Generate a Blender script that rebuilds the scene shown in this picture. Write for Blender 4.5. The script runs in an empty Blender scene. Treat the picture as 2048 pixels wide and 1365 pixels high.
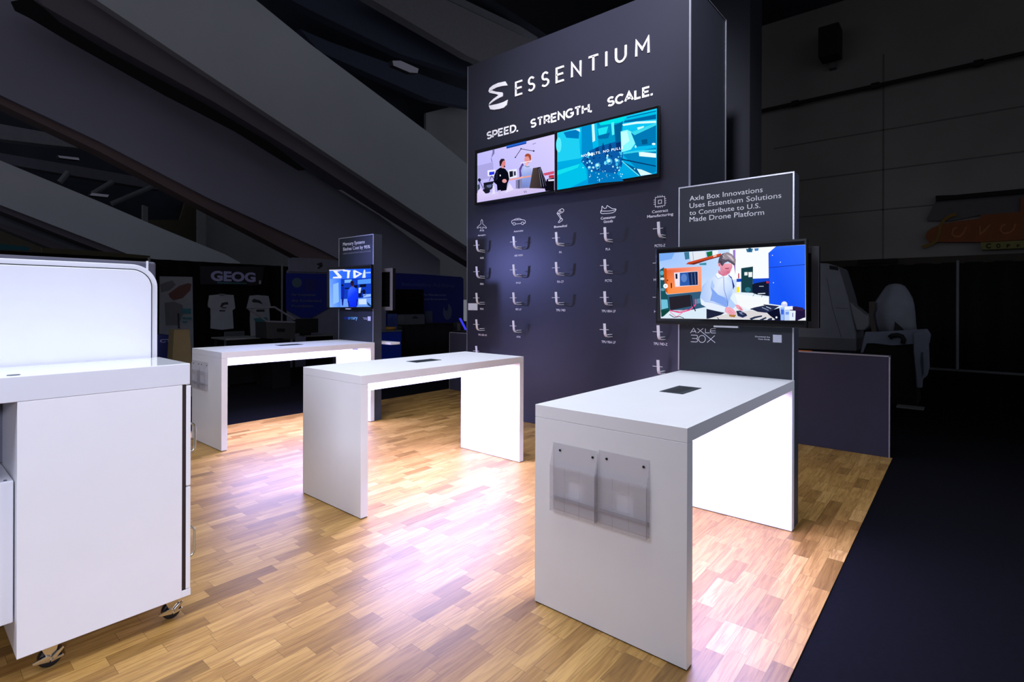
import bpy, bmesh, math, random
from mathutils import Vector, Matrix
random.seed(7)
S = bpy.context.scene
COL = S.collection
PI = math.pi

# ------------------------------------------------------------------ camera
F, CX, CY, ROLL, YAW = 1068.5, 1024.0, 605.07, 0.0033, 0.7025
CAM = Vector((-2.2861, -0.9251, 1.6176))
fwd = Vector((math.cos(YAW), math.sin(YAW), 0))
r0 = Vector((math.sin(YAW), -math.cos(YAW), 0)); u0 = Vector((0, 0, 1))
RR = r0 * math.cos(ROLL) + u0 * math.sin(ROLL)
UU = u0 * math.cos(ROLL) - r0 * math.sin(ROLL)
cam = bpy.data.cameras.new('camera'); cam_o = bpy.data.objects.new('camera', cam); COL.objects.link(cam_o)
cam.sensor_width = 36; cam.lens = F / 2048 * 36
cam.shift_x = 0; cam.shift_y = -(682.5 - CY) / 2048
cam.clip_start = .05; cam.clip_end = 200
cam_o.matrix_world = Matrix(((RR.x, UU.x, -fwd.x, CAM.x), (RR.y, UU.y, -fwd.y, CAM.y), (RR.z, UU.z, -fwd.z, CAM.z), (0, 0, 0, 1)))
S.camera = cam_o

# ------------------------------------------------------------------ world, exposure
S.view_settings.view_transform = 'Standard'; S.view_settings.look = 'None'
S.view_settings.gamma = 1; S.view_settings.use_curve_mapping = False
S.view_settings.exposure = 0.0
W = bpy.data.worlds.new('world'); S.world = W; W.use_nodes = True
bg = W.node_tree.nodes['Background']; bg.inputs[0].default_value = (.80, .84, 1.0, 1); bg.inputs[1].default_value = .18

# ------------------------------------------------------------------ booth lights (hall rigging plus an added aisle fill)
def spot(loc, target, power, color, size=.25, angle=60, blend=.6):
    l = bpy.data.lights.new('spot_light', 'SPOT'); l.energy = power; l.color = color
    l.shadow_soft_size = size; l.spot_size = math.radians(angle); l.spot_blend = blend
    o = bpy.data.objects.new('spot_light', l); COL.objects.link(o); o.location = loc
    o.rotation_euler = (Vector(target) - Vector(loc)).to_track_quat('-Z', 'Y').to_euler()
    return o
def area(loc, target, power, color, sx, sy, spread=180):
    l = bpy.data.lights.new('area_light', 'AREA'); l.shape = 'RECTANGLE'; l.energy = power; l.color = color
    l.size = sx; l.size_y = sy; l.spread = math.radians(spread)
    o = bpy.data.objects.new('area_light', l); COL.objects.link(o); o.location = loc
    o.rotation_euler = (Vector(target) - Vector(loc)).to_track_quat('-Z', 'Y').to_euler()
    return o
area((0.2, 2.4, 6.8), (0.2, 2.4, 0), 168, (.86, .91, 1), 4.4, 7.0, 84)      # overhead truss
area((-4.6, 1.5, 4.2), (1.2, 3.0, .8), 54, (.76, .80, 1), 1.5, 1.5, 90)    # front truss, left
spot((-3.0, -3.0, 2.5), (-1.7, 2.1, .35), 700, (.76, .79, 1), .3, 40)          # onto the cabinet
spot((-0.5, 6.9, 2.5), (3.34, 2.3, .7), 330, (.30, .34, 1), .10, 66, .8)     # graze on the tower
area((3.2, -5.0, 3.4), (2.0, 0.5, .6), 34, (.72, .78, 1), 1.2, 1.2, 100)       # added weak fill from the aisle, lifts the nearest table's lip
spot((-0.6, 0.2, 7.2), (3.34, 2.3, 4.95), 2700, (.93, .92, 1), .3, 44, 1.0)      # top of the tower

# ------------------------------------------------------------------ pixel helpers (measurements of the place)
def ray(x, y): return fwd + RR * ((x - CX) / F) - UU * ((y - CY) / F)
def atX(x, y, X0): v = ray(x, y); return CAM + v * ((X0 - CAM.x) / v.x)
def atY(x, y, Y0): v = ray(x, y); return CAM + v * ((Y0 - CAM.y) / v.y)
def atZ(x, y, Z0=0): v = ray(x, y); return CAM + v * ((Z0 - CAM.z) / v.z)
def at(pl, x, y): return {'X': atX, 'Y': atY, 'Z': atZ}[pl[0]](x, y, pl[1])

# ------------------------------------------------------------------ materials
def lin(c):
    return tuple((v / 12.92 if v <= .04045 else ((v + .055) / 1.055) ** 2.4) for v in [k / 255 for k in c])
MC = {}
def mat(name, rgb, rough=.5, metal=0, spec=.5, var=.06, scale=6, emit=0, trans=0, alpha=1, bump=0, coat=0, ior=1.45):
    if name in MC: return MC[name]
    m = bpy.data.materials.new(name); m.use_nodes = True; n = m.node_tree.nodes; L = m.node_tree.links
    b = n['Principled BSDF']; c = lin(rgb)
    tc = n.new('ShaderNodeTexCoord'); no = n.new('ShaderNodeTexNoise'); no.inputs['Scale'].default_value = scale; no.inputs['Detail'].default_value = 4
    L.new(tc.outputs['Object'], no.inputs['Vector'])
    r = n.new('ShaderNodeValToRGB')
    r.color_ramp.elements[0].position = .3; r.color_ramp.elements[1].position = .7
    r.color_ramp.elements[0].color = tuple(v * (1 - var) for v in c) + (1,)
    r.color_ramp.elements[1].color = tuple(min(1, v * (1 + var)) for v in c) + (1,)
    L.new(no.outputs['Fac'], r.inputs['Fac']); L.new(r.outputs['Color'], b.inputs['Base Color'])
    b.inputs['Roughness'].default_value = rough; b.inputs['Metallic'].default_value = metal
    b.inputs['Specular IOR Level'].default_value = spec
    b.inputs['IOR'].default_value = ior
    if coat: b.inputs['Coat Weight'].default_value = coat; b.inputs['Coat Roughness'].default_value = .08
    if emit: b.inputs['Emission Color'].default_value = c + (1,); b.inputs['Emission Strength'].default_value = emit
    if trans: b.inputs['Transmission Weight'].default_value = trans
    if alpha < 1: b.inputs['Alpha'].default_value = alpha
    if bump:
        bm = n.new('ShaderNodeBump'); bm.inputs['Strength'].default_value = bump; bm.inputs['Distance'].default_value = .01
        n2 = n.new('ShaderNodeTexNoise'); n2.inputs['Scale'].default_value = scale * 30; L.new(tc.outputs['Object'], n2.inputs['Vector'])
        L.new(n2.outputs['Fac'], bm.inputs['Height']); L.new(bm.outputs['Normal'], b.inputs['Normal'])
    MC[name] = m; return m

def screen_mat():
    m = bpy.data.materials.new('lit_screen'); m.use_nodes = True; n = m.node_tree.nodes; L = m.node_tree.links
    for x in list(n): n.remove(x)
    o = n.new('ShaderNodeOutputMaterial'); e = n.new('ShaderNodeEmission'); a = n.new('ShaderNodeAttribute'); a.attribute_name = 'Col'
    e.inputs['Strength'].default_value = 1.05
    L.new(a.outputs['Color'], e.inputs['Color']); L.new(e.outputs[0], o.inputs['Surface'])
    return m
SCREEN = screen_mat()
def print_mat():
    m = bpy.data.materials.new('printed_graphic'); m.use_nodes = True; n = m.node_tree.nodes; L = m.node_tree.links
    a = n.new('ShaderNodeAttribute'); a.attribute_name = 'Col'; b = n['Principled BSDF']; L.new(a.outputs['Color'], b.inputs['Base Color']); b.inputs['Roughness'].default_value = .6
    return m
PRINT = print_mat()

def wood_mat():
    m = bpy.data.materials.new('oak_plank_floor'); m.use_nodes = True; n = m.node_tree.nodes; L = m.node_tree.links
    b = n['Principled BSDF']
    def M(op, a, c=None, d=None):
        q = n.new('ShaderNodeMath'); q.operation = op
        for i, v in enumerate((a, c, d)):
            if v is None: continue
            if isinstance(v, (int, float)): q.inputs[i].default_value = v
            else: L.new(v, q.inputs[i])
        return q.outputs[0]
    tc = n.new('ShaderNodeTexCoord'); sx = n.new('ShaderNodeSeparateXYZ'); L.new(tc.outputs['Object'], sx.inputs[0])
    x, y = sx.outputs[0], sx.outputs[1]
    ry = M('DIVIDE', y, .089); row = M('FLOOR', ry)
    wn = n.new('ShaderNodeTexWhiteNoise'); wn.noise_dimensions = '1D'; L.new(row, wn.inputs['W'])
    xo = M('ADD', M('DIVIDE', x, .62), M('MULTIPLY', wn.outputs['Value'], 7.3)); col = M('FLOOR', xo)
    # some staves are cut into two shorter ones
    wn3 = n.new('ShaderNodeTexWhiteNoise'); wn3.noise_dimensions = '2D'; c3 = n.new('ShaderNodeCombineXYZ'); L.new(col, c3.inputs[0]); L.new(row, c3.inputs[1]); L.new(c3.outputs[0], wn3.inputs['Vector'])
    cutp = M('ADD', M('MULTIPLY', wn3.outputs['Value'], .5), .25)
    fr = M('FRACT', xo); half = M('GREATER_THAN', fr, cutp)
    wn2 = n.new('ShaderNodeTexWhiteNoise'); wn2.noise_dimensions = '3D'; c2 = n.new('ShaderNodeCombineXYZ'); L.new(col, c2.inputs[0]); L.new(row, c2.inputs[1]); L.new(half, c2.inputs[2]); L.new(c2.outputs[0], wn2.inputs['Vector'])
    ramp = n.new('ShaderNodeValToRGB'); e = ramp.color_ramp.elements
    e[0].position = 0; e[0].color = lin((128, 96, 46)) + (1,); e[1].position = 1; e[1].color = lin((188, 150, 88)) + (1,)
    for p, c in ((.10, (148, 111, 56)), (.3, (163, 125, 66)), (.7, (174, 136, 74))):
        k = ramp.color_ramp.elements.new(p); k.color = lin(c) + (1,)
    L.new(wn2.outputs['Value'], ramp.inputs['Fac'])
    # grain stretched along the boards, shifted per stave
    gx = M('ADD', M('MULTIPLY', x, 2.2), M('MULTIPLY', wn2.outputs['Value'], 41)); gy = M('MULTIPLY', y, 30)
    gc = n.new('ShaderNodeCombineXYZ'); L.new(gx, gc.inputs[0]); L.new(gy, gc.inputs[1]); L.new(M('MULTIPLY', wn2.outputs['Value'], 13), gc.inputs[2])
    g = n.new('ShaderNodeTexNoise'); g.inputs['Scale'].default_value = 1.5; g.inputs['Detail'].default_value = 6; g.inputs['Distortion'].default_value = 1.4; L.new(gc.outputs[0], g.inputs['Vector'])
    gr = n.new('ShaderNodeValToRGB'); gr.color_ramp.elements[0].position = .35; gr.color_ramp.elements[0].color = (.70, .62, .54, 1); gr.color_ramp.elements[1].position = .6; gr.color_ramp.elements[1].color = (1.06, 1.04, 1.0, 1)
    L.new(g.outputs['Fac'], gr.inputs['Fac'])
    mx = n.new('ShaderNodeMix'); mx.data_type = 'RGBA'; mx.blend_type = 'MULTIPLY'; mx.inputs[0].default_value = 1
    L.new(ramp.outputs['Color'], mx.inputs[6]); L.new(gr.outputs['Color'], mx.inputs[7])
    # seams
    fy = M('FRACT', ry); sy = M('MINIMUM', fy, M('SUBTRACT', 1, fy)); s1 = M('LESS_THAN', sy, .014)
    sxx = M('MINIMUM', fr, M('SUBTRACT', 1, fr)); s2 = M('LESS_THAN', sxx, .002); s3 = M('LESS_THAN', M('ABSOLUTE', M('SUBTRACT', fr, cutp)), .002)
    seam = M('MAXIMUM', s1, M('MAXIMUM', s2, s3))
    mx2 = n.new('ShaderNodeMix'); mx2.data_type = 'RGBA'; mx2.inputs[7].default_value = lin((92, 66, 28)) + (1,)
    L.new(M('MULTIPLY', seam, .6), mx2.inputs[0]); L.new(mx.outputs[2], mx2.inputs[6]); L.new(mx2.outputs[2], b.inputs['Base Color'])
    b.inputs['Roughness'].default_value = .44; b.inputs['Specular IOR Level'].default_value = .5
    bp = n.new('ShaderNodeBump'); bp.inputs['Strength'].default_value = .15; bp.inputs['Distance'].default_value = .002
    L.new(M('SUBTRACT', g.outputs['Fac'], seam), bp.inputs['Height']); L.new(bp.outputs['Normal'], b.inputs['Normal'])
    return m
WOOD = wood_mat()
WHITE = mat('white_laminate', (234, 234, 238), .32, var=.01)
GLOSSW = mat('glossy_white_plastic', (224, 226, 234), .12, var=.01, coat=.5)
LIP = mat('white_edge_band', (222, 222, 228), .35, var=.01)
LED = mat('lit_led_strip', (235, 235, 255), emit=7)
DARKP = mat('dark_grey_outlet_plate', (52, 60, 66), .35)
BLACKP = mat('black_plastic', (10, 10, 12), .25)
BLACKM = mat('black_matte', (8, 8, 9), .7)
PANEL = mat('charcoal_graphic_panel', (31, 37, 47), .45, var=.03, scale=2)
TOWER = mat('charcoal_tower_laminate', (42, 43, 57), .36, var=.04, scale=1.2)
TOWSIDE = mat('charcoal_tower_side', (54, 58, 70), .45, var=.04, scale=1.2)
LOWW = mat('charcoal_low_wall', (58, 58, 76), .45, var=.04, scale=1.5)
ALU = mat('silver_aluminium_trim', (190, 190, 200), .35, metal=.6)
INK = mat('white_vinyl_lettering', (245, 245, 250), .5, var=.01)
GREYINK = mat('grey_vinyl_lettering', (150, 150, 160), .5, var=.01)
CHROME = mat('polished_chrome', (215, 212, 205), .14, metal=1)
BRASSY = mat('satin_handle_metal', (190, 190, 170), .22, metal=1)
RUBBER = mat('black_rubber_wheel', (14, 14, 18), .35)
DKGREY = mat('dark_grey_metal_shell', (74, 74, 88), .4)
GAP = mat('door_gap_dark', (40, 24, 26), .6)  # shade of the door gap put into the colour
DRAPE = mat('black_drape_cloth', (16, 16, 17), .9, spec=.1, var=.2, scale=3)
CARPET = mat('black_aisle_carpet', (10, 10, 15), .95, spec=.08, var=.25, scale=40, bump=.3)
def acrylic():
    m = mat('clear_acrylic', (200, 196, 206), .06, spec=.8, var=.02, alpha=.17)
    return m
ACRYL = acrylic()

# ------------------------------------------------------------------ mesh builder
ORG = {}
class MB:
    def __init__(s): s.v = []; s.f = []; s.c = []
    def add(s, vs, fs, col=None):
        k = len(s.v); s.v += [Vector(p) for p in vs]
        for f in fs: s.f.append([i + k for i in f]); s.c.append(col)
        return s
    def box(s, x0, x1, y0, y1, z0, z1):
        return s.add([(x0, y0, z0), (x1, y0, z0), (x1, y1, z0), (x0, y1, z0), (x0, y0, z1), (x1, y0, z1), (x1, y1, z1), (x0, y1, z1)],
                     [(0, 3, 2, 1), (4, 5, 6, 7), (0, 1, 5, 4), (1, 2, 6, 5), (2, 3, 7, 6), (3, 0, 4, 7)])
    def prism(s, pts, ext):
        pts = [Vector(p) for p in pts]; e = Vector(ext); n = len(pts)
        nn = Vector((0, 0, 0))
        for i in range(n): nn += pts[i].cross(pts[(i + 1) % n])
        if nn.dot(e) > 0: pts = pts[::-1]
        return s.add(pts + [p + e for p in pts], [tuple(range(n)), tuple(range(2 * n - 1, n - 1, -1))] + [(i, i + n, (i + 1) % n + n, (i + 1) % n) for i in range(n)])
    def tube(s, path, r, n=10, cap=True, closed=False):
        path = [Vector(p) for p in path]; rings = []; m = len(path)
        rs = r if isinstance(r, (list, tuple)) else [r] * m
        t0 = (path[1] - path[0]).normalized()
        a = t0.orthogonal().normalized()
        for i, p in enumerate(path):
            t = ((path[min(i + 1, m - 1)] - path[max(i - 1, 0)])).normalized()
            a = (a - t * a.dot(t)).normalized(); b = t.cross(a)
            rings.append([p + (a * math.cos(2 * PI * k / n) + b * math.sin(2 * PI * k / n)) * rs[i] for k in range(n)])
        k0 = len(s.v); vs = [v for r_ in rings for v in r_]; fs = []
        for i in range(m - 1):
            for k in range(n): fs.append((i * n + k, i * n + (k + 1) % n, (i + 1) * n + (k + 1) % n, (i + 1) * n + k))
        if cap: fs += [tuple(range(n - 1, -1, -1)), tuple((m - 1) * n + k for k in range(n))]
        return s.add(vs, fs)
    def cyl(s, a, b, r, n=24): return s.tube([a, b], r, n)
    def ball(s, c, r, n=12, sz=(1, 1, 1)):
        c = Vector(c); vs = [c + Vector((0, 0, r * sz[2]))]; fs = []
        m = n // 2
        for i in range(1, m):
            th = PI * i / m
            for k in range(n): vs.append(c + Vector((r * sz[0] * math.sin(th) * math.cos(2 * PI * k / n), r * sz[1] * math.sin(th) * math.sin(2 * PI * k / n), r * sz[2] * math.cos(th))))
        vs.append(c - Vector((0, 0, r * sz[2])))
        for k in range(n): fs.append((0, 1 + k, 1 + (k + 1) % n))
        for i in range(m - 2):
            for k in range(n): fs.append((1 + i * n + k, 1 + (i + 1) * n + k, 1 + (i + 1) * n + (k + 1) % n, 1 + i * n + (k + 1) % n))
        q = len(vs) - 1
        for k in range(n): fs.append((q, 1 + (m - 2) * n + (k + 1) % n, 1 + (m - 2) * n + k))
        return s.add(vs, fs)
    def build(s, name, m, parent=None, bevel=0, smooth=False, loc=None, seg=2):
        me = bpy.data.meshes.new(name)
        if parent is not None: org = ORG[parent.name]
        else: org = Vector(loc) if loc is not None else (Vector((sum(v.x for v in s.v) / len(s.v), sum(v.y for v in s.v) / len(s.v), min(v.z for v in s.v))))
        me.from_pydata([v - org for v in s.v], [], s.f); me.validate(); me.update()
        if any(c is not None for c in s.c):
            at_ = me.color_attributes.new('Col', 'FLOAT_COLOR', 'CORNER')
            for p in me.polygons:
                c = s.c[p.index]
                for j, li in enumerate(p.loop_indices):
                    cc = c[min(j, len(c) - 1)] if c and isinstance(c[0], (list, tuple)) else c
                    at_.data[li].color = lin(cc or (0, 0, 0)) + (1,)
        me.materials.append(m)
        if smooth: me.polygons.foreach_set('use_smooth', [True] * len(me.polygons))
        o = bpy.data.objects.new(name, me); COL.objects.link(o)
        if parent is not None: o.parent = parent
        else: o.location = org
        ORG[o.name] = org
        if bevel:
            b = o.modifiers.new('bevel', 'BEVEL'); b.width = bevel; b.segments = seg; b.limit_method = 'ANGLE'
        return o

def tag(o, label, cat, group=None, kind=None):
    if label: o['label'] = label
    if cat: o['category'] = cat
    if group: o['group'] = group
    if kind: o['kind'] = kind
    return o
def thing(name, loc, label, cat, group=None):
    o = bpy.data.objects.new(name, None); COL.objects.link(o); o.location = loc; o.empty_display_size = .1
    ORG[o.name] = Vector(loc); return tag(o, label, cat, group)
def struct(o): o['kind'] = 'structure'; return o
def B(*a): return MB().box(*a)

# ---- lettering: built-in font turned into mesh
def text_raw(s, bold=0, space=1.0):
    c = bpy.data.curves.new('tmp', 'FONT'); c.body = s; c.size = 1; c.offset = bold; c.space_character = space; c.resolution_u = 3
    o = bpy.data.objects.new('tmp', c); COL.objects.link(o)
    dg = bpy.context.evaluated_depsgraph_get(); dg.update()
    me = bpy.data.meshes.new_from_object(o.evaluated_get(dg))
    vs = [tuple(v.co) for v in me.vertices]; fs = [tuple(p.vertices) for p in me.polygons]
    bpy.data.objects.remove(o); bpy.data.curves.remove(c); bpy.data.meshes.remove(me)
    return vs, fs
_h, _ = text_raw('H'); CAP = max(v[1] for v in _h)
def text_mb(mb, s, pl, bl, br, tl, bold=0, space=1.0, lift=.0012):
    """bl, br: ends of the baseline in the photo, tl: cap height above bl"""
    vs, fs = text_raw(s, bold, space)
    x0 = min(v[0] for v in vs); x1 = max(v[0] for v in vs)
    A = at(pl, *bl); Bp = at(pl, *br); T = at(pl, *tl); h = T.z - A.z
    if pl[0] == 'X': P = lambda u, v: (pl[1] - lift, A.y + u * (Bp.y - A.y), A.z + v * h)
    else: P = lambda u, v: (A.x + u * (Bp.x - A.x), pl[1] - lift, A.z + v * h)
    mb.add([P((v[0] - x0) / (x1 - x0), v[1] / CAP) for v in vs], fs)
    return mb
def text(name, s, pl, bl, br, tl, parent, m=None, bold=0, space=1.0, lift=.0012):
    return text_mb(MB(), s, pl, bl, br, tl, bold, space, lift).build(name, m or INK, parent)
def ctext(mb, s, pl, c, w, h, bold=.01):
    """centred small caption: c = centre of its baseline in the photo, w and h in metres"""
    vs, fs = text_raw(s, bold); x0 = min(v[0] for v in vs); x1 = max(v[0] for v in vs); A = at(pl, *c)
    mb.add([(pl[1] - .0012, A.y - ((v[0] - x0) / (x1 - x0) - .5) * w, A.z + v[1] / CAP * h) for v in vs], fs)
def strokes(mb, lines, wid, P):
    """mitred ribbons; P maps 2D points to the place, wid in the same 2D unit"""
    for ln in lines:
        p = [Vector(ln[0])]
        for q in ln[1:]:
            if (Vector(q) - p[-1]).length > 1e-6: p.append(Vector(q))
        if len(p) < 2: continue
        closed = len(p) > 3 and (p[0] - p[-1]).length < wid * .6 and (p[0] - p[-1]).length < 1e9 and tuple(ln[0]) == tuple(ln[-1])
        if closed: p = p[:-1]
        n = len(p); A_, B_ = [], []
        for i in range(n):
            d0 = (p[i] - p[i - 1]).normalized() if (i > 0 or closed) else None
            d1 = (p[(i + 1) % n] - p[i]).normalized() if (i < n - 1 or closed) else None
            if d0 is None: d0 = d1
            if d1 is None: d1 = d0
            n0 = Vector((-d0.y, d0.x)); n1 = Vector((-d1.y, d1.x)); m = n0 + n1
            m = m.normalized() if m.length > 1e-3 else n1
            k = wid / 2 / max(.42, m.dot(n1))
            A_.append(p[i] + m * k); B_.append(p[i] - m * k)
        vs = [P(*q) for q in A_] + [P(*q) for q in B_]
        mb.add(vs, [(i, n + i, n + (i + 1) % n, (i + 1) % n) for i in range(n if closed else n - 1)])
def arc(cx, cy, rx, ry, a0, a1, n=14):
    return [(cx + rx * math.cos(math.radians(a0 + (a1 - a0) * i / n)), cy + ry * math.sin(math.radians(a0 + (a1 - a0) * i / n))) for i in range(n + 1)]
def ell(cx, cy, rx, ry=None, n=18): return arc(cx, cy, rx, ry or rx, 0, 360, n)[:-1]

# ---- a lit picture: flat coloured shapes layered on the glass
def picture(name, pl, org, sc, shapes, parent, m=None, step=.00012):
    mb = MB()
    for i, sh in enumerate(shapes):
        col = sh[0]; pts = sh[1]
        if len(sh) > 2:      # a stroke of width sh[2]
            for (a, b) in zip(pts[:-1], pts[1:]):
                a = Vector(a); b = Vector(b); q = Vector((-(b - a).y, (b - a).x)).normalized() * sh[2] / 2
                V = [at(pl, org[0] + p.x / sc, org[1] + p.y / sc) for p in (a + q, a - q, b - q, b + q)]
                for v in V: v[0 if pl[0] == 'X' else 1] -= .0005 + i * step
                mb.add(V, [(0, 1, 2, 3)], col)
            continue
        V = [at(pl, org[0] + p[0] / sc, org[1] + p[1] / sc) for p in pts]
        for v in V: v[0 if pl[0] == 'X' else 1] -= .0005 + i * step
        mb.add(V, [tuple(range(len(V)))], col)
    return mb.build(name, m or SCREEN, parent)

# ================================================================== SETTING
struct(B(-16, 30, -14, 34, -.06, -.006).build('floor', CARPET, loc=(0, 0, -.006)))
wf = struct(B(-4.2, 4.56, -.355, 6.41, -.0055, 0).build('floor', WOOD, loc=(0, 0, 0)))
WALLR = mat('painted_concrete_wall', (138, 134, 128), .8, var=.12, scale=.5)
WALLL = mat('far_grey_wall', (150, 152, 154), .85, var=.1, scale=.4)
CEIL = mat('dark_ceiling_deck', (58, 62, 74), .9, var=.2, scale=.6)
CEILB = mat('ceiling_beam_paint', (96, 98, 110), .85, var=.15, scale=.6)
JOINT = mat('wall_joint_line', (104, 100, 96), .9)
X0 = 14.8
w = MB().box(X0, X0 + .3, -14, 9, 2.78, 9.95)
struct(w.build('wall_right', WALLR))
struct(B(X0 + .35, X0 + .5, -14, 9, 0, 9.95).build('wall_right', mat('dark_wall_base', (60, 56, 50), .9)))
j = MB()
def jl(a, b, wd=.03):
    A = atX(*a, X0); Bq = atX(*b, X0); d = (Bq - A).normalized(); q = Vector((0, -d.z, d.y)) * wd / 2
    j.prism([A + q, A - q, Bq - q, Bq + q], (-.012, 0, 0))
for a, b in (((1640, 480), (1640, 520)),): pass
for z in (4.1, 5.15, 6.2): j.box(X0 - .012, X0, -14, 3.4, z - .015, z + .015)
j.box(X0 - .012, X0, .70, .73, 2.8, 8.2)
struct(j.build('trim_1', JOINT))
struct(B(X0 - .25, X0 + .3, -14, 9, 2.60, 2.78).build('trim_2', mat('soffit_trim', (58, 52, 42), .8)))
# pipe along the right wall
A = atX(1490, 229, X0 - .2); Bq = atX(2110, 93, X0 - .2)
p = MB().tube([A, Bq], .05, 10)
for k in (.15, .55, .98): c = A.lerp(Bq, k * .72 + .1); p.cyl(c - Vector((0, .09, 0)), c + Vector((0, .09, 0)), .085, 10); p.box(c.x, X0, c.y - .03, c.y + .03, c.z - .03, c.z + .03)
tag(p.build('wall_pipe', mat('dark_pipe', (24, 22, 22), .6)), 'dark pipe running level along the upper right concrete wall', 'pipe')
# wall speaker / fixture
sp = thing('wall_loudspeaker', atX(1662, 100, X0), 'dark boxy loudspeaker bracketed high on the right concrete wall', 'speaker')
A = atX(1640, 62, X0 - .5); Bq = atX(1681, 112, X0 - .5)
B(X0 - .75, X0 - .2, Bq.y, A.y, Bq.z, A.z).build('speaker_box', mat('dark_speaker_box', (26, 26, 26), .8), sp, bevel=.03)
B(X0 - .2, X0, (A.y + Bq.y) / 2 - .08, (A.y + Bq.y) / 2 + .08, Bq.z - .15, Bq.z + .2).build('bracket', mat('grey_bracket', (90, 90, 88), .7), sp)
# ceiling deck
struct(B(-8, 30, 5.5, 32, 21, 21.3).build('ceiling', CEIL))
struct(B(3, 18, -14, 9, 9.95, 10.3).build('ceiling', CEIL))
# ceiling beams seen at the top centre, running along the hall
def beam(name, Y0, pts, thick, m, ext=(0, 1, 0), label=None, cat='beam', group=None):
    P = [atY(*p, Y0) for p in pts]
    o = MB().prism(P, Vector(ext) * thick).build(name, m)
    return tag(o, label, cat, group)
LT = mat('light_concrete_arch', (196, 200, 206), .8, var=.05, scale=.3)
DK = mat('purple_concrete_arch', (152, 151, 170), .8, var=.06, scale=.25)  # dusky purple tone of the second leg's face
UN = mat('shaded_underside_arch', (112, 104, 112), .85, var=.1, scale=.3)  # underside shade of the concrete legs put into a darker brown
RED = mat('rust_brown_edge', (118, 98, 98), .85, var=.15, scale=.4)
SLOT = mat('black_slot', (8, 8, 10), .9)
GA = 'sloping concrete arch legs'
def arch(Y0, pts, mface, thick, edges, label):
    """slanted leg: face polygon plus its soffit parts"""
    P = [atY(*p, Y0) for p in pts]
    root = thing('concrete_arch', P[-1], label, 'concrete arch', None)
    MB().prism(P, (0, thick, 0)).build('arch_face', mface, root)
    for nm, q, m, yy, th in edges:
        MB().prism([atY(*p, yy) for p in q], (0, th, 0)).build(nm, m, root)
    return root
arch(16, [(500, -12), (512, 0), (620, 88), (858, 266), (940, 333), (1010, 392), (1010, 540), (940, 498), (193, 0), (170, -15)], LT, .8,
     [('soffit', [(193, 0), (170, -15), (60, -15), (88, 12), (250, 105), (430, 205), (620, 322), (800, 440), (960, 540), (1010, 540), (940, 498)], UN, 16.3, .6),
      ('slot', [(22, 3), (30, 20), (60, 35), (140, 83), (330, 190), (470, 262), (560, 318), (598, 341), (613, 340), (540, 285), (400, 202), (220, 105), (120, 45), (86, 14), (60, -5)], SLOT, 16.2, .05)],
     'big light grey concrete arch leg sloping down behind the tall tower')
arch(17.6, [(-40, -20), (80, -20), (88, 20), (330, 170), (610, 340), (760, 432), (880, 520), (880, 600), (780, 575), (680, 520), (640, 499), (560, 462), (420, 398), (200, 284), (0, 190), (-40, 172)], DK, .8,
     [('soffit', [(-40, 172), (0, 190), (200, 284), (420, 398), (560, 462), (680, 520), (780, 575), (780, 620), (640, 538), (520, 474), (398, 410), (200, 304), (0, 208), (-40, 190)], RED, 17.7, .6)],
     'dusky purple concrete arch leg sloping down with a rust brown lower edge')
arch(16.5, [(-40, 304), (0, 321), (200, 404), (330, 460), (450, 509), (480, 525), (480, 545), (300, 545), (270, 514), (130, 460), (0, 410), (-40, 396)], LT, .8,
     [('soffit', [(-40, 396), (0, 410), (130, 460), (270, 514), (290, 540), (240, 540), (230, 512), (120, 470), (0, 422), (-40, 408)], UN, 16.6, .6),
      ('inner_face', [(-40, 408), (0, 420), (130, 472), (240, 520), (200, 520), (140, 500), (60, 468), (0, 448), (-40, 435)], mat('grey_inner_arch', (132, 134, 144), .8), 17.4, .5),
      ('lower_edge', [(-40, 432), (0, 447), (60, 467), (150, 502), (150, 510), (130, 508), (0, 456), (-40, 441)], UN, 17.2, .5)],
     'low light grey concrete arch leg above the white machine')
# ceiling beams (top centre)
GB = 'dark ceiling beams above the tower'
for i, (pts, m, lab) in enumerate([
    ([(725, -12), (868, -12), (1070, 84), (1070, 172), (935, 112)], mat('wide_roof_beam', (150, 148, 152), .85), 'wide grey roof beam meeting the top of the tall tower'),
    ([(868, -14), (900, -14), (1078, 70), (1072, 84)], mat('pale_roof_beam', (150, 152, 160), .85), 'narrow paler roof beam edge reaching the top of the tall tower'),
    ([(560, -12), (690, -12), (940, 116), (940, 152), (800, 108), (620, 20)], mat('slate_roof_beam', (74, 80, 100), .85), 'dark slate roof beam above the ceiling lamp'),
    ([(600, 58), (660, 84), (945, 186), (945, 216), (860, 200), (640, 104)], mat('slate_roof_beam', (74, 80, 100), .85), 'lowest dark slate roof beam, carrying the ceiling lamp'),
    ([(990, -14), (1080, -14), (1120, 20), (1080, 46)], mat('slate_roof_beam', (74, 80, 100), .85), 'short dark slate beam directly above the tall tower edge')]):
    beam('roof_beam', 22 + i * .9, pts, .6, m, label=lab, group=None)
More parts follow.
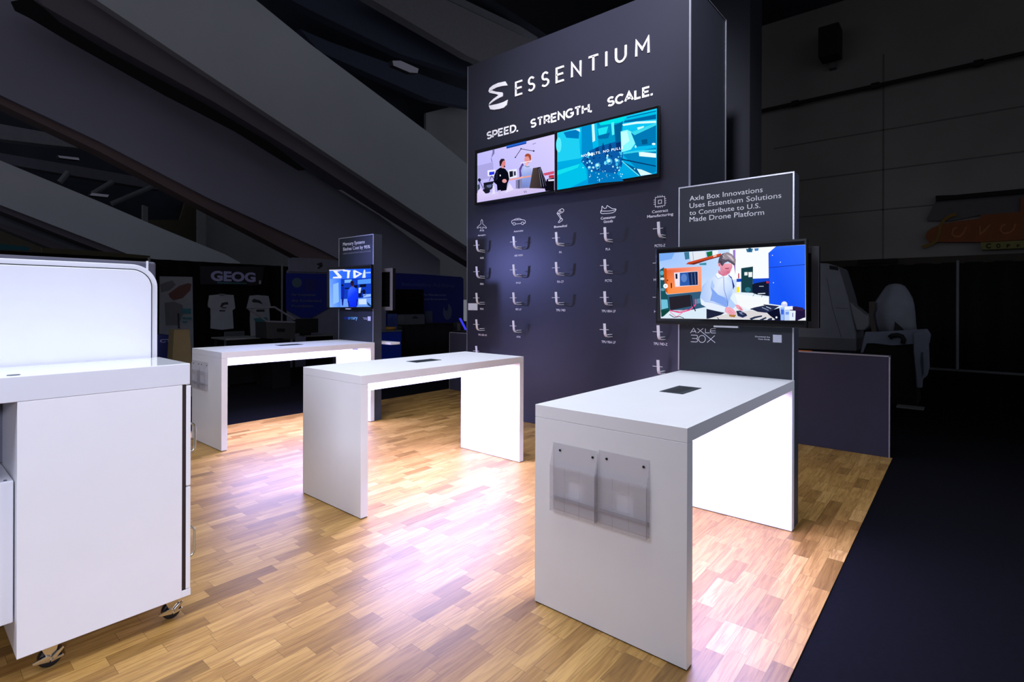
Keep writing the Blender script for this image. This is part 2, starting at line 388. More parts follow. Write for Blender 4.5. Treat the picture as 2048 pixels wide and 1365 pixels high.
# left truss area under the arches
for pts, m, lab in [
    ([(-30, 240), (0, 248), (110, 268), (195, 292), (195, 300), (100, 290), (0, 278), (-30, 272)], mat('pale_roof_beam', (150, 152, 160), .85), 'pale roof girder at far left under the purple arch'),
    ([(-30, 302), (0, 306), (160, 333), (320, 362), (320, 380), (150, 352), (0, 326), (-30, 322)], mat('grey_roof_beam', (116, 116, 128), .85), 'grey roof girder above the two far left lamps')]:
    beam('roof_beam', 24, pts, .5, m, label=lab)
for a, b, lab in (((223, 408), (318, 368), 'bright diagonal roof brace right of the second far left lamp'), ((120, 365), (137, 344), 'short diagonal roof brace between the two far left lamps'), ((185, 388), (225, 364), 'dim diagonal roof brace above the second far left lamp')):
    tag(MB().tube([atY(*a, 23.5), atY(*b, 23.5)], .09, 8).build('roof_brace', mat('silver_duct', (130, 134, 140), .5), loc=atY(*b, 23.5)), lab, 'roof brace')
# far walls
def quad(name, Y0, pts, m, th=.2):
    return struct(MB().prism([atY(*p, Y0) for p in pts], (0, th, 0)).build(name, m))
quad('wall_back', 26, [(396, 380), (396, 600), (960, 600), (960, 200), (852, 226), (852, 380)], WALLL)
quad('wall_back', 27, [(-60, 440), (-60, 620), (420, 620), (420, 400), (372, 400), (360, 440)], mat('brown_back_wall', (108, 102, 86), .85))
quad('wall_back', 27.5, [(-60, -160), (-60, 600), (1150, 600), (1150, -160)], CEIL)
# grey column faces on the left
quad('trim_3', 25.5, [(396, 388), (396, 520), (412, 520), (412, 396)], mat('pale_column', (160, 162, 162), .8))
quad('trim_4', 25.6, [(286, 410), (286, 440), (296, 445), (296, 414)], mat('pale_column', (160, 162, 162), .8))
# hall lamps
def lamp(pts, Y0, lab):
    r = thing('ceiling_lamp', atY(*pts[0], Y0), lab, 'ceiling lamp')
    P = [atY(*p, Y0) for p in pts]
    MB().prism(P, (0, .25, 0)).build('lamp_body', mat('lamp_housing', (60, 60, 66), .7), r)
    c = sum(P, Vector()) / len(P)
    MB().prism([c + (q - c) * .94 - Vector((0, .01, 0)) for q in P], (0, -.02, 0)).build('lamp_lens', mat('dim_lamp_lens', (92, 92, 106), emit=.45), r)
lamp([(783, 121), (800, 121), (838, 138), (836, 147), (820, 146), (785, 131)], 19, 'dim rectangular ceiling lamp left of the tall tower')
lamp([(114, 311), (158, 316), (160, 321), (118, 316)], 23, 'upper of two dim strip lamps at far left')
lamp([(182, 386), (219, 390), (216, 395), (178, 391)], 21.5, 'lower of two dim strip lamps at far left')
# concrete hall column behind the tower
tag(B(6.0, 6.6, 1.50, 2.6, 0, 9.6).build('concrete_column', mat('dark_concrete_column', (38, 41, 52), .8, var=.08, scale=.8)), 'tall dark square column standing behind the right side of the tower', 'column')

# ================================================================== BOOTH TABLES
TL, TW, TH, TT, TZ = 1.93, .843, 1.067, .062, .0665
def make_table(x, y, L, label, apron_z, fake=False):
    t = thing('display_table', (x, y, 0), label, 'table', 'white waterfall display tables')
    B(x, x + L, y, y + TW, TH - TZ + .001, TH).build('tabletop', WHITE, t, bevel=.0015)
    for a, b in ((x, x + TT), (x + L - TT, x + L)):
        B(a, b, y, y + TW, .005, TH - TZ).build('leg', WHITE, t, bevel=.0015)
        B(a + .004, b - .004, y + .004, y + TW - .004, 0, .006).build('foot_strip', BLACKM, t)
    B(x + TT, x + L - TT, y + TW - .022, y + TW - .002, apron_z, TH - TZ).build('rear_apron', WHITE, t)
    for yy in (.16, .55):
        B(x + TT + .06, x + L - TT - .06, y + yy, y + yy + .035, TH - TZ - .014, TH - TZ).build('led_strip', LED, t)
        l = bpy.data.lights.new('led_light', 'AREA'); l.shape = 'RECTANGLE'; l.size = L - .3; l.size_y = .05; l.energy = 56 if y > 1 else 38; l.color = (.45, .43, 1)
        o = bpy.data.objects.new('led_light', l); COL.objects.link(o); o.parent = t; o.location = (L / 2, yy + .0175, TH - TZ - .02)
    ox, oy = x + .83, y + .365
    po = B(ox, ox + .30, oy, oy + .15, TH, TH + .003).build('outlet_plate', DARKP, t, bevel=.001)
    pm = MB()
    for k in range(3): pm.box(ox + .03 + k * .085, ox + .095 + k * .085, oy + .035, oy + .115, TH + .003, TH + .0036)
    pm.build('socket', mat('outlet_socket', (30, 34, 38), .4), po)
    for by in (.30, .50):
        MB().prism([(x + L - TT, y + by, .955), (x + L - TT - .07, y + by + .02, .955), (x + L - TT, y + by + .09, .955)], (0, 0, .012)).build('corner_bracket', mat('grey_bracket2', (120, 118, 130), .5), t)
    return t
T3 = make_table(0, 0, 1.934, 'nearest white display table, below the large dark sign panel at right', .79)
T2 = make_table(.02, 2.493, 1.918, 'middle white display table, free of any sign panel', .79)
T1 = make_table(.083, 5.17, 1.953, 'farthest white display table, below the small dark sign panel', .827)

# ---- acrylic brochure holders
def holder(y1, y0, x, z0, z1, label, group):
    """y1 > y0 : left and right edge seen from the front; wall face at x"""
    t = thing('brochure_holder', (x, (y0 + y1) / 2, z0), label, 'brochure holder', group)
    d = .032; w_ = .003; h = z1 - z0; zf = z0 + h * .68
    B(x - w_, x - .0006, y0, y1, z0, z1).build('back_sheet', ACRYL, t, bevel=.0008)
    # front sheet with a cut-out window
    ym = (y0 + y1) / 2; wy = (y1 - y0) * .16; zc0 = z0 + h * .28; zc1 = z0 + h * .52
    f = MB()
    f.box(x - d, x - d + w_, y0, ym - wy, z0, zf); f.box(x - d, x - d + w_, ym + wy, y1, z0, zf)
    f.box(x - d, x - d + w_, ym - wy, ym + wy, z0, zc0); f.box(x - d, x - d + w_, ym - wy, ym + wy, zc1, zf)
    f.build('front_sheet', ACRYL, t)
    for yy in (y0, y1 - w_):
        MB().prism([(x - w_, yy, z0), (x - d, yy, z0), (x - d, yy, zf), (x - w_, yy, z1 - .01)], (0, w_, 0)).build('side_sheet', ACRYL, t)
    B(x - d, x - w_, y0 + w_, y1 - w_, z0, z0 + w_).build('bottom_sheet', ACRYL, t)
    B(x - d + .002, x - w_, y0 + w_, y1 - w_, z0 + h * .19, z0 + h * .19 + .004).build('inner_ledge', ACRYL, t)
    for yy in (y0 + .03, y1 - .045):
        MB().cyl((x - w_ - .003, yy, z1 - .035), (x - w_, yy, z1 - .035), .006, 12).build('screw', BLACKM, t)
    return t
holder(.722, .450, 0, .535, .884, 'left clear brochure holder on the end of the nearest table', 'brochure holders on the nearest table')
holder(.446, .176, 0, .535, .892, 'right clear brochure holder on the end of the nearest table', 'brochure holders on the nearest table')
a = atX(398, 729, .083); b = atX(419, 779, .083)
holder(5.17 + .83, 5.17 + .60, .083, .62, .93, 'left clear brochure holder on the end of the farthest table', 'brochure holders on the farthest table')
holder(5.17 + .595, 5.17 + .365, .083, .62, .93, 'middle clear brochure holder on the end of the farthest table', 'brochure holders on the farthest table')

# ================================================================== SIGN PANELS
def sign_panel(x0, x1, y0, y1, z1, label):
    t = thing('sign_panel', ((x0 + x1) / 2, (y0 + y1) / 2, 0), label, 'sign panel', 'sign panels over the display tables')
    B(x0 + .001, x1, y0, y1, 0, z1).build('panel_body', TOWSIDE, t, bevel=.002)
    B(x0 - .001, x0 + .001, y0 + .012, y1 - .012, TH + .004, z1 - .012).build('graphic', PANEL, t)
    f = MB(); e = .010
    f.box(x0 - .004, x0 + .001, y0, y0 + e, TH + .002, z1); f.box(x0 - .004, x0 + .001, y1 - e, y1, TH + .002, z1); f.box(x0 - .004, x0 + .001, y0 + e, y1 - e, z1 - e, z1)
    f.build('frame_trim', ALU, t)
    return t
SP3 = sign_panel(1.934, 2.075, .004, .862, 2.562, 'large dark sign panel with four-line heading at the end of the nearest table')
SP1 = sign_panel(2.036, 2.172, 5.20, 6.05, 2.543, 'small dark sign panel with blue-lettered logo at the end of the farthest table')
pl3 = ('X', 1.934)
C6 = lambda x, y: (1280 + x / 2.844, 320 + y / 2.844)
ls = [('Axle Box Innovations', (282, 234), (698, 189), (282, 207)), ('Uses Essentium Solutions', (282, 275), (804, 221), (282, 248)),
      ('to Contribute to U.S.', (282, 315), (684, 277), (282, 290)), ('Made Drone Platform', (282, 353), (706, 319), (282, 326))]
for s_, a, b, c in ls: text('heading_line', s_, pl3, C6(*a), C6(*b), C6(*c), SP3, INK, 0)
C8 = lambda x, y: (1350 + x / 4.096, 640 + y / 4.096)
P8 = lambda x, y: Vector(atX(*C8(x, y), 1.934)) - Vector((.0022, 0, 0))
m_ = MB()
strokes(m_, [[(128, 108), (153, 68), (175, 108)], [(140, 96), (168, 96)], [(232, 70), (186, 108)], [(250, 72), (250, 107), (285, 107)],
             [(335, 72), (302, 73), (291, 80), (290, 98), (300, 108), (335, 108)], [(291, 91), (333, 91)],
             [(132, 125), (176, 126), (186, 133), (185, 148), (174, 154), (142, 153)], [(174, 154), (187, 162), (186, 176), (174, 182), (130, 179)],
             arc(222, 157, 28, 29, 0, 360, 20), [(184, 70), (330, 188)], [(326, 130), (264, 186)]], 4.2, P8)
m_.build('company_logo', INK, SP3)
text('small_text', 'Download the', pl3, C8(657, 142), C8(778, 148), C8(657, 132), SP3, INK, .01); text('small_text', 'Case Study', pl3, C8(682, 162), C8(778, 168), C8(682, 152), SP3, INK, .01)
A = atX(*C8(803, 122), 1.934); Bq = atX(*C8(874, 188), 1.934)
B(1.9315, 1.933, Bq.y, A.y, Bq.z, A.z).build('white_sticker', mat('white_label', (216, 220, 232), .6), SP3)
pl1 = ('X', 2.036)
C2 = lambda x, y: (640 + x / 5.6875, 460 + y / 5.6875)
text('heading_line', 'Mercury Systems', pl1, C2(262, 182), C2(510, 160), C2(262, 146), SP1, INK, .008)
text('heading_line', 'Slashes Cost by', pl1, C2(262, 238), C2(490, 220), C2(262, 203), SP1, INK, .008)
text('heading_line', '95%', pl1, C2(502, 214), C2(570, 206), C2(502, 180), SP1, INK, .012)
text('small_text', 'USING ESSENTIUM SOLUTIONS', pl1, C2(262, 280), C2(575, 252), C2(262, 266), SP1, GREYINK)
for s_, x0, x1, c in (('m', 278, 318, (28, 44, 150)), ('er', 320, 352, (70, 150, 225)), ('c', 354, 370, (80, 200, 225)), ('ury', 372, 428, (150, 210, 250))):
    h_ = 1.25
    text('logo_letters', s_, pl1, C2(x0, 1018), C2(x1, 1018), C2(x0, 980 if s_ != 'x' else 980), SP1, mat('ink_' + s_, c, .5), .015)
text('small_text', 'Download the', pl1, C2(490, 1004), C2(537, 1004), C2(490, 996), SP1, INK, .01); text('small_text', 'Case Study', pl1, C2(498, 1019), C2(537, 1020), C2(498, 1011), SP1, INK, .01)
A = atX(*C2(544, 986), 2.036); Bq = atX(*C2(577, 1036), 2.036)
B(2.0335, 2.035, Bq.y, A.y, Bq.z, A.z).build('white_sticker', mat('white_label', (216, 220, 232), .6), SP1)
# white ledge on the back of the small sign panel
tag(B(2.172, 2.33, 5.0, 5.75, 1.035, 1.067).build('wall_shelf', WHITE, loc=(2.172, 5.4, 1.035), bevel=.002), 'thin white ledge fixed behind the small dark sign panel', 'shelf')

# ---- televisions
def tv(xf, y0, y1, z0, z1, label, facing=-1, group=None, depth=.045, wall=None, bz=.012):
    """facing -1 looks towards -X"""
    t = thing('television', (xf, (y0 + y1) / 2, z0), label, 'television', group)
    s = -facing
    B(min(xf, xf + s * depth), max(xf, xf + s * depth), y0, y1, z0, z1).build('housing', BLACKP, t, bevel=.004)
    xs = xf - s * .0012
    B(min(xs, xf), max(xs, xf), y0 + bz, y1 - bz, z0 + bz * 1.6, z1 - bz).build('screen_glass', mat('black_screen_glass', (6, 6, 9), .08), t)
    if wall is not None:
        xb = xf + s * depth; ym = (y0 + y1) / 2; zm = (z0 + z1) / 2
        B(min(xb, wall), max(xb, wall), ym - .2, ym + .2, zm - .15, zm + .15).build('wall_mount', BLACKM, t)
    return t
TVL = tv(3.225, 3.036, 4.45, 3.015, 3.80, 'left wall television on the tower showing two men talking', wall=3.338, bz=.014)
TVR = tv(3.225, 1.635, 3.032, 3.000, 3.79, 'right wall television on the tower showing a cyan machine close-up', wall=3.338, bz=.014)
TV3 = tv(1.83, -.098, 1.012, 1.445, 2.065, 'large television on the big sign panel showing a man in a pale shirt', wall=1.93, bz=.016)
B(1.835, 1.86, .36, .54, 1.432, 1.446).build('logo_badge', mat('silver_badge', (210, 210, 216), .3), TV3)
TV1 = tv(1.93, 5.11, 6.20, 1.525, 2.118, 'small television on the far sign panel with a blue picture', wall=2.032, bz=.014)
B(1.935, 1.95, 5.60, 5.72, 1.512, 1.526).build('logo_badge', mat('silver_badge', (210, 210, 216), .3), TV1)
def rear(x, y0, y1, z0, z1, lab, w_, rim):
    t = tv(x, y0, y1, z0, z1, lab, facing=1, depth=.05, wall=w_)
    xb = x - .05
    f = MB(); e = .05
    for a in ((y0, y0 + e, z0, z1), (y1 - e, y1, z0, z1), (y0 + e, y1 - e, z0, z0 + e), (y0 + e, y1 - e, z1 - e, z1)): f.box(xb - .012, xb, a[0], a[1], a[2], a[3])
    f.build('back_rim', rim, t, bevel=.003)
    return t
rear(2.30, -.095, 1.0, 1.43, 2.045, 'television facing away behind the large sign panel, only its edge showing', 2.077, mat('dark_back_rim', (62, 60, 66), .5))
rear(2.33, 5.10, 6.2, 1.50, 2.085, 'television facing away behind the small sign panel, only its edge showing', 2.174, mat('grey_back_rim', (120, 120, 132), .5))

# ---- pictures on the screens
Wt = (215, 208, 250)
picture('screen_picture', ('X', 3.2235), (950, 210), 5.251, [
    ([(190, 185, 255), (215, 205, 255), (200, 195, 250), (185, 180, 240)], [(25, 512), (835, 308), (835, 893), (25, 1026)]),
    ((170, 165, 225), [(25, 640), (190, 600), (200, 760), (25, 800)]),
    ((38, 100, 210), [(330, 430), (540, 378), (540, 408), (332, 460)]), ((20, 60, 150), [(330, 448), (540, 396), (540, 408), (332, 460)]),
    ((70, 70, 100), [(425, 550), (485, 462), (615, 485)], 7), ((30, 30, 50), ell(617, 484, 9)), ((30, 30, 50), ell(424, 552, 7)), ((30, 30, 50), ell(484, 460, 7)),
    ((120, 115, 160), [(185, 470), (205, 465), (205, 510), (170, 560), (185, 500)]),
    ((90, 90, 140), [(170, 560), (180, 600)], 6), ((150, 145, 200), [(605, 415), (640, 400)], 8),
    ((235, 235, 250), [(132, 688), (215, 680), (215, 745), (135, 750)]), ((40, 50, 220), [(150, 705), (205, 700), (205, 730), (150, 740)]), ((20, 20, 40), [(175, 745), (150, 800)], 6), ((20, 20, 40), [(178, 745), (205, 790)], 6),
    ((38, 40, 56), ell(140, 855, 50, 42)), ((90, 100, 140), ell(150, 850, 28, 20)), ((24, 26, 40), ell(120, 905, 40, 26)), ((20, 22, 36), [(90, 820), (200, 800), (190, 830), (95, 850)]),
    ((20, 22, 40), ell(48, 790, 16, 18)), ((20, 22, 40), [(50, 800), (30, 900)], 6), ((20, 22, 40), [(50, 800), (95, 890)], 6), ((60, 70, 90), [(28, 840), (50, 835), (55, 880), (30, 900)]),
    ((232, 232, 250), [(350, 685), (440, 672), (445, 760), (352, 775)]), ((20, 24, 40), [(362, 700), (400, 694), (402, 752), (366, 762)]), ((60, 60, 90), [(408, 700), (430, 697), (432, 740), (410, 745)]),
    ((130, 130, 170), [(430, 790), (600, 755), (600, 870), (430, 880)]), ((80, 80, 120), [(455, 790), (470, 788), (470, 880), (455, 880)]),
    ((95, 75, 150), [(465, 670), (500, 610), (520, 640), (510, 780), (470, 770)]),
    ([(170, 185, 240), (200, 208, 250), (205, 210, 250), (150, 165, 225), (120, 140, 210), (110, 130, 200), (150, 170, 230), (160, 170, 230)], [(500, 645), (540, 622), (598, 650), (612, 720), (585, 860), (500, 866), (492, 740), (484, 690)]),
    ((60, 60, 90), [(528, 640), (548, 652), (578, 645)], 5),
    ((225, 150, 150), ell(552, 575, 32, 40)), ((165, 75, 50), [(522, 540), (535, 518), (560, 510), (588, 525), (592, 570), (582, 590), (572, 560), (560, 540), (535, 545)]), ((240, 180, 170), [(524, 590), (545, 598), (555, 640), (535, 640)]),
    ((250, 240, 255), [(480, 612), (600, 590)], 7),
    ((230, 160, 150), [(365, 788), (470, 768), (590, 748)], 15), ((235, 175, 165), ell(495, 762, 16, 10)),
    ((8, 9, 22), [(258, 665), (285, 655), (322, 675), (350, 712), (362, 780), (342, 830), (332, 902), (300, 912), (238, 910), (232, 840), (198, 810), (205, 740), (225, 690)]),
    ((28, 30, 52), [(225, 700), (245, 690), (240, 780), (215, 800)]),
    ((218, 130, 130), ell(296, 615, 27, 42)), ((225, 150, 150), [(290, 640), (320, 640), (312, 668), (280, 665)]), ((40, 25, 35), [(262, 640), (258, 595), (275, 568), (305, 566), (318, 582), (300, 588), (290, 600), (280, 625), (272, 650)]),
    ((60, 30, 40), [(306, 640), (322, 640), (318, 655), (304, 655)]), ((230, 230, 250), ell(268, 742, 6, 10)),
    ((228, 160, 165), ell(312, 800, 24, 20)), ((180, 110, 120), [(295, 800), (330, 805)], 3),
    ([(220, 205, 245), (225, 210, 250), (215, 205, 245), (220, 205, 245), (215, 200, 245), (205, 190, 235), (205, 190, 240)], [(25, 930), (60, 870), (115, 935), (235, 912), (420, 884), (740, 870), (745, 905)] + [(25, 1026)]),
    ((228, 220, 255), [(320, 925), (365, 820), (410, 890)]), ((228, 220, 255), [(190, 850), (205, 850), (215, 935), (185, 940)]), ((200, 190, 235), [(240, 900), (275, 895), (265, 950)], ),
    ((205, 80, 110), [(720, 720), (835, 695), (835, 725), (735, 745)]), ((215, 190, 220), [(600, 700), (835, 690), (835, 700)], 6),
    ((12, 10, 20), [(730, 860), (760, 780), (835, 765), (835, 895), (745, 908)]), ((190, 50, 60), [(778, 742), (835, 736), (835, 765), (780, 772)]), ((225, 220, 240), [(770, 785), (835, 780), (835, 798), (775, 803)]),
    ([(78, 66, 62), (62, 52, 52), (30, 26, 36), (38, 32, 40), (70, 58, 56)], [(612, 665), (692, 652), (762, 838), (738, 880), (575, 876)]),
    ((16, 14, 28), [(660, 660), (692, 652), (762, 838), (738, 880), (705, 878)]), ((190, 190, 215), [(672, 668), (700, 860)], 2), ((190, 190, 215), [(684, 664), (726, 860)], 2), ((130, 130, 160), [(692, 660), (748, 850)], 2),
    ((20, 18, 35), [(518, 905), (528, 925)], 5), ((20, 18, 35), [(535, 902), (545, 922)], 5),
], TVL)
cy = [(0, 190, 235), (20, 205, 245), (0, 165, 225), (0, 150, 215)]
shp = [(cy, [(864, 293), (1910, 36), (1910, 720), (864, 893)]),
    ((30, 205, 240), [(864, 293), (1090, 238), (1100, 450), (1110, 560), (864, 600)]), ((90, 235, 250), ell(880, 420, 28, 80)), ((0, 120, 190), [(930, 290), (1095, 250), (1090, 355), (960, 345)]), ((190, 235, 250), [(990, 268), (1100, 248), (1105, 285), (1060, 262)]),
    ((0, 140, 205), [(1120, 232), (1220, 208), (1240, 470), (1120, 560)]), ((0, 190, 230), [(864, 700), (1150, 600), (1180, 780), (1000, 870), (864, 893)]), ((20, 220, 235), [(864, 690), (1100, 620), (1080, 660), (864, 740)]),
    ((0, 150, 200), [(1280, 190), (1560, 130), (1540, 400), (1300, 470)]), ((0, 225, 230), [(1300, 190), (1580, 120), (1590, 150), (1520, 185), (1320, 215)]),
    ((30, 225, 240), [(1290, 250), (1400, 225), (1380, 300), (1300, 320)]), ((0, 110, 170), [(1285, 330), (1420, 290), (1400, 350), (1300, 360)]), ((210, 250, 255), [(1228, 205), (1252, 200), (1262, 375), (1235, 392)]), ((90, 240, 250), [(1430, 190), (1460, 180), (1465, 310), (1440, 320)]),
    ((0, 95, 150), [(1460, 215), (1550, 180), (1540, 250), (1535, 420), (1480, 440)]),
    ((10, 90, 165), [(1115, 590), (1170, 500), (1290, 440), (1500, 380), (1560, 440), (1545, 640), (1490, 720), (1320, 750), (1190, 690)]),
    ((6, 60, 120), [(1335, 440), (1345, 395), (1360, 440), (1365, 500), (1335, 500)]), ((6, 60, 120), [(1405, 430), (1418, 395), (1435, 430), (1435, 480), (1405, 480)]), ((6, 50, 110), [(1480, 400), (1535, 385), (1540, 480), (1485, 490)]), ((6, 60, 120), [(1265, 455), (1300, 445), (1305, 520), (1270, 525)]),
    ((0, 120, 190), [(1185, 690), (1490, 720), (1560, 800), (1190, 830)])]
rnd = random.Random(3)
for k in range(46):
    x_ = rnd.uniform(1130, 1540); y_ = rnd.uniform(520, 700) - (x_ - 1130) * .06; r_ = rnd.uniform(5, 15)
    shp.append((rnd.choice([(120, 225, 245), (30, 130, 200), (8, 60, 120), (60, 190, 230), (190, 245, 255)]), ell(x_, y_, r_, r_ * rnd.uniform(.7, 1.6), 9)))
for (x_, y_, r_) in ((1290, 640, 30), (1410, 595, 34), (1495, 590, 24), (1205, 662, 20)): shp += [((60, 175, 225), ell(x_, y_, r_)), ((185, 245, 255), ell(x_ - 4, y_ - 6, r_ * .55)), ((10, 90, 160), ell(x_ + 6, y_ + r_ * .5, r_ * .4, r_ * .25))]
for k in range(26):
    x_ = rnd.uniform(1190, 1560); y_ = rnd.uniform(710, 815) - (x_ - 1190) * .1; shp.append(((190, 245, 255), ell(x_, y_, rnd.uniform(3, 7), None, 7)))
shp += [((130, 245, 250), [(1532, 280), (1600, 262), (1680, 300), (1690, 400), (1640, 470), (1540, 500)]), ((190, 250, 250), [(1535, 290), (1600, 275), (1625, 380), (1545, 440)]),
    ((0, 100, 160), [(1600, 130), (1905, 60), (1905, 150), (1560, 190)]), ((0, 190, 230), [(1560, 150), (1905, 70), (1905, 100), (1590, 165)]), ((215, 252, 255), [(1550, 205), (1700, 178), (1905, 168), (1905, 190), (1700, 200), (1560, 222)]),
    ((200, 250, 255), [(1705, 240), (1780, 222), (1760, 268), (1720, 280)]), ((0, 120, 180), [(1640, 290), (1905, 190), (1905, 420), (1700, 440)]), ((0, 85, 135), [(1748, 370), (1812, 358), (1815, 410), (1760, 418)]), ((60, 215, 235), [(1640, 290), (1905, 190), (1905, 215), (1680, 320)]),
    ((220, 252, 255), ell(1880, 412, 20, 12)), ((200, 250, 255), ell(1690, 440, 9, 14)),
    ((0, 130, 190), [(1550, 520), (1905, 450), (1905, 700), (1840, 735), (1700, 670)]), ((225, 252, 255), [(1724, 492), (1905, 512), (1905, 556), (1728, 540)]), ((60, 210, 235), [(1560, 500), (1720, 480), (1905, 470), (1905, 490), (1700, 500), (1560, 520)]),
    ((10, 60, 110), [(1545, 565), (1905, 640), (1905, 652), (1545, 580)]), ((130, 235, 245), [(1545, 590), (1725, 745)], 8), ((0, 90, 150), [(1560, 600), (1840, 735), (1740, 748)]), ((215, 250, 255), [(1702, 672), (1750, 680), (1865, 728), (1745, 746)]), ((150, 240, 250), ell(1680, 672, 7))]
PR = picture('screen_picture', ('X', 3.2235), (950, 210), 5.251, shp, TVR, step=.00006)
C3 = lambda x, y: (950 + x / 5.251, 210 + y / 5.251)
em = bpy.data.materials.new('screen_caption'); em.use_nodes = True
em.node_tree.nodes['Principled BSDF'].inputs['Emission Color'].default_value = (.85, .97, 1, 1); em.node_tree.nodes['Principled BSDF'].inputs['Emission Strength'].default_value = .9
text('screen_caption', 'NO BELTS. NO PULLE', ('X', 3.2235), C3(1122, 552), C3(1560, 466), C3(1122, 528), TVR, em, 0, 1.25, lift=.011)

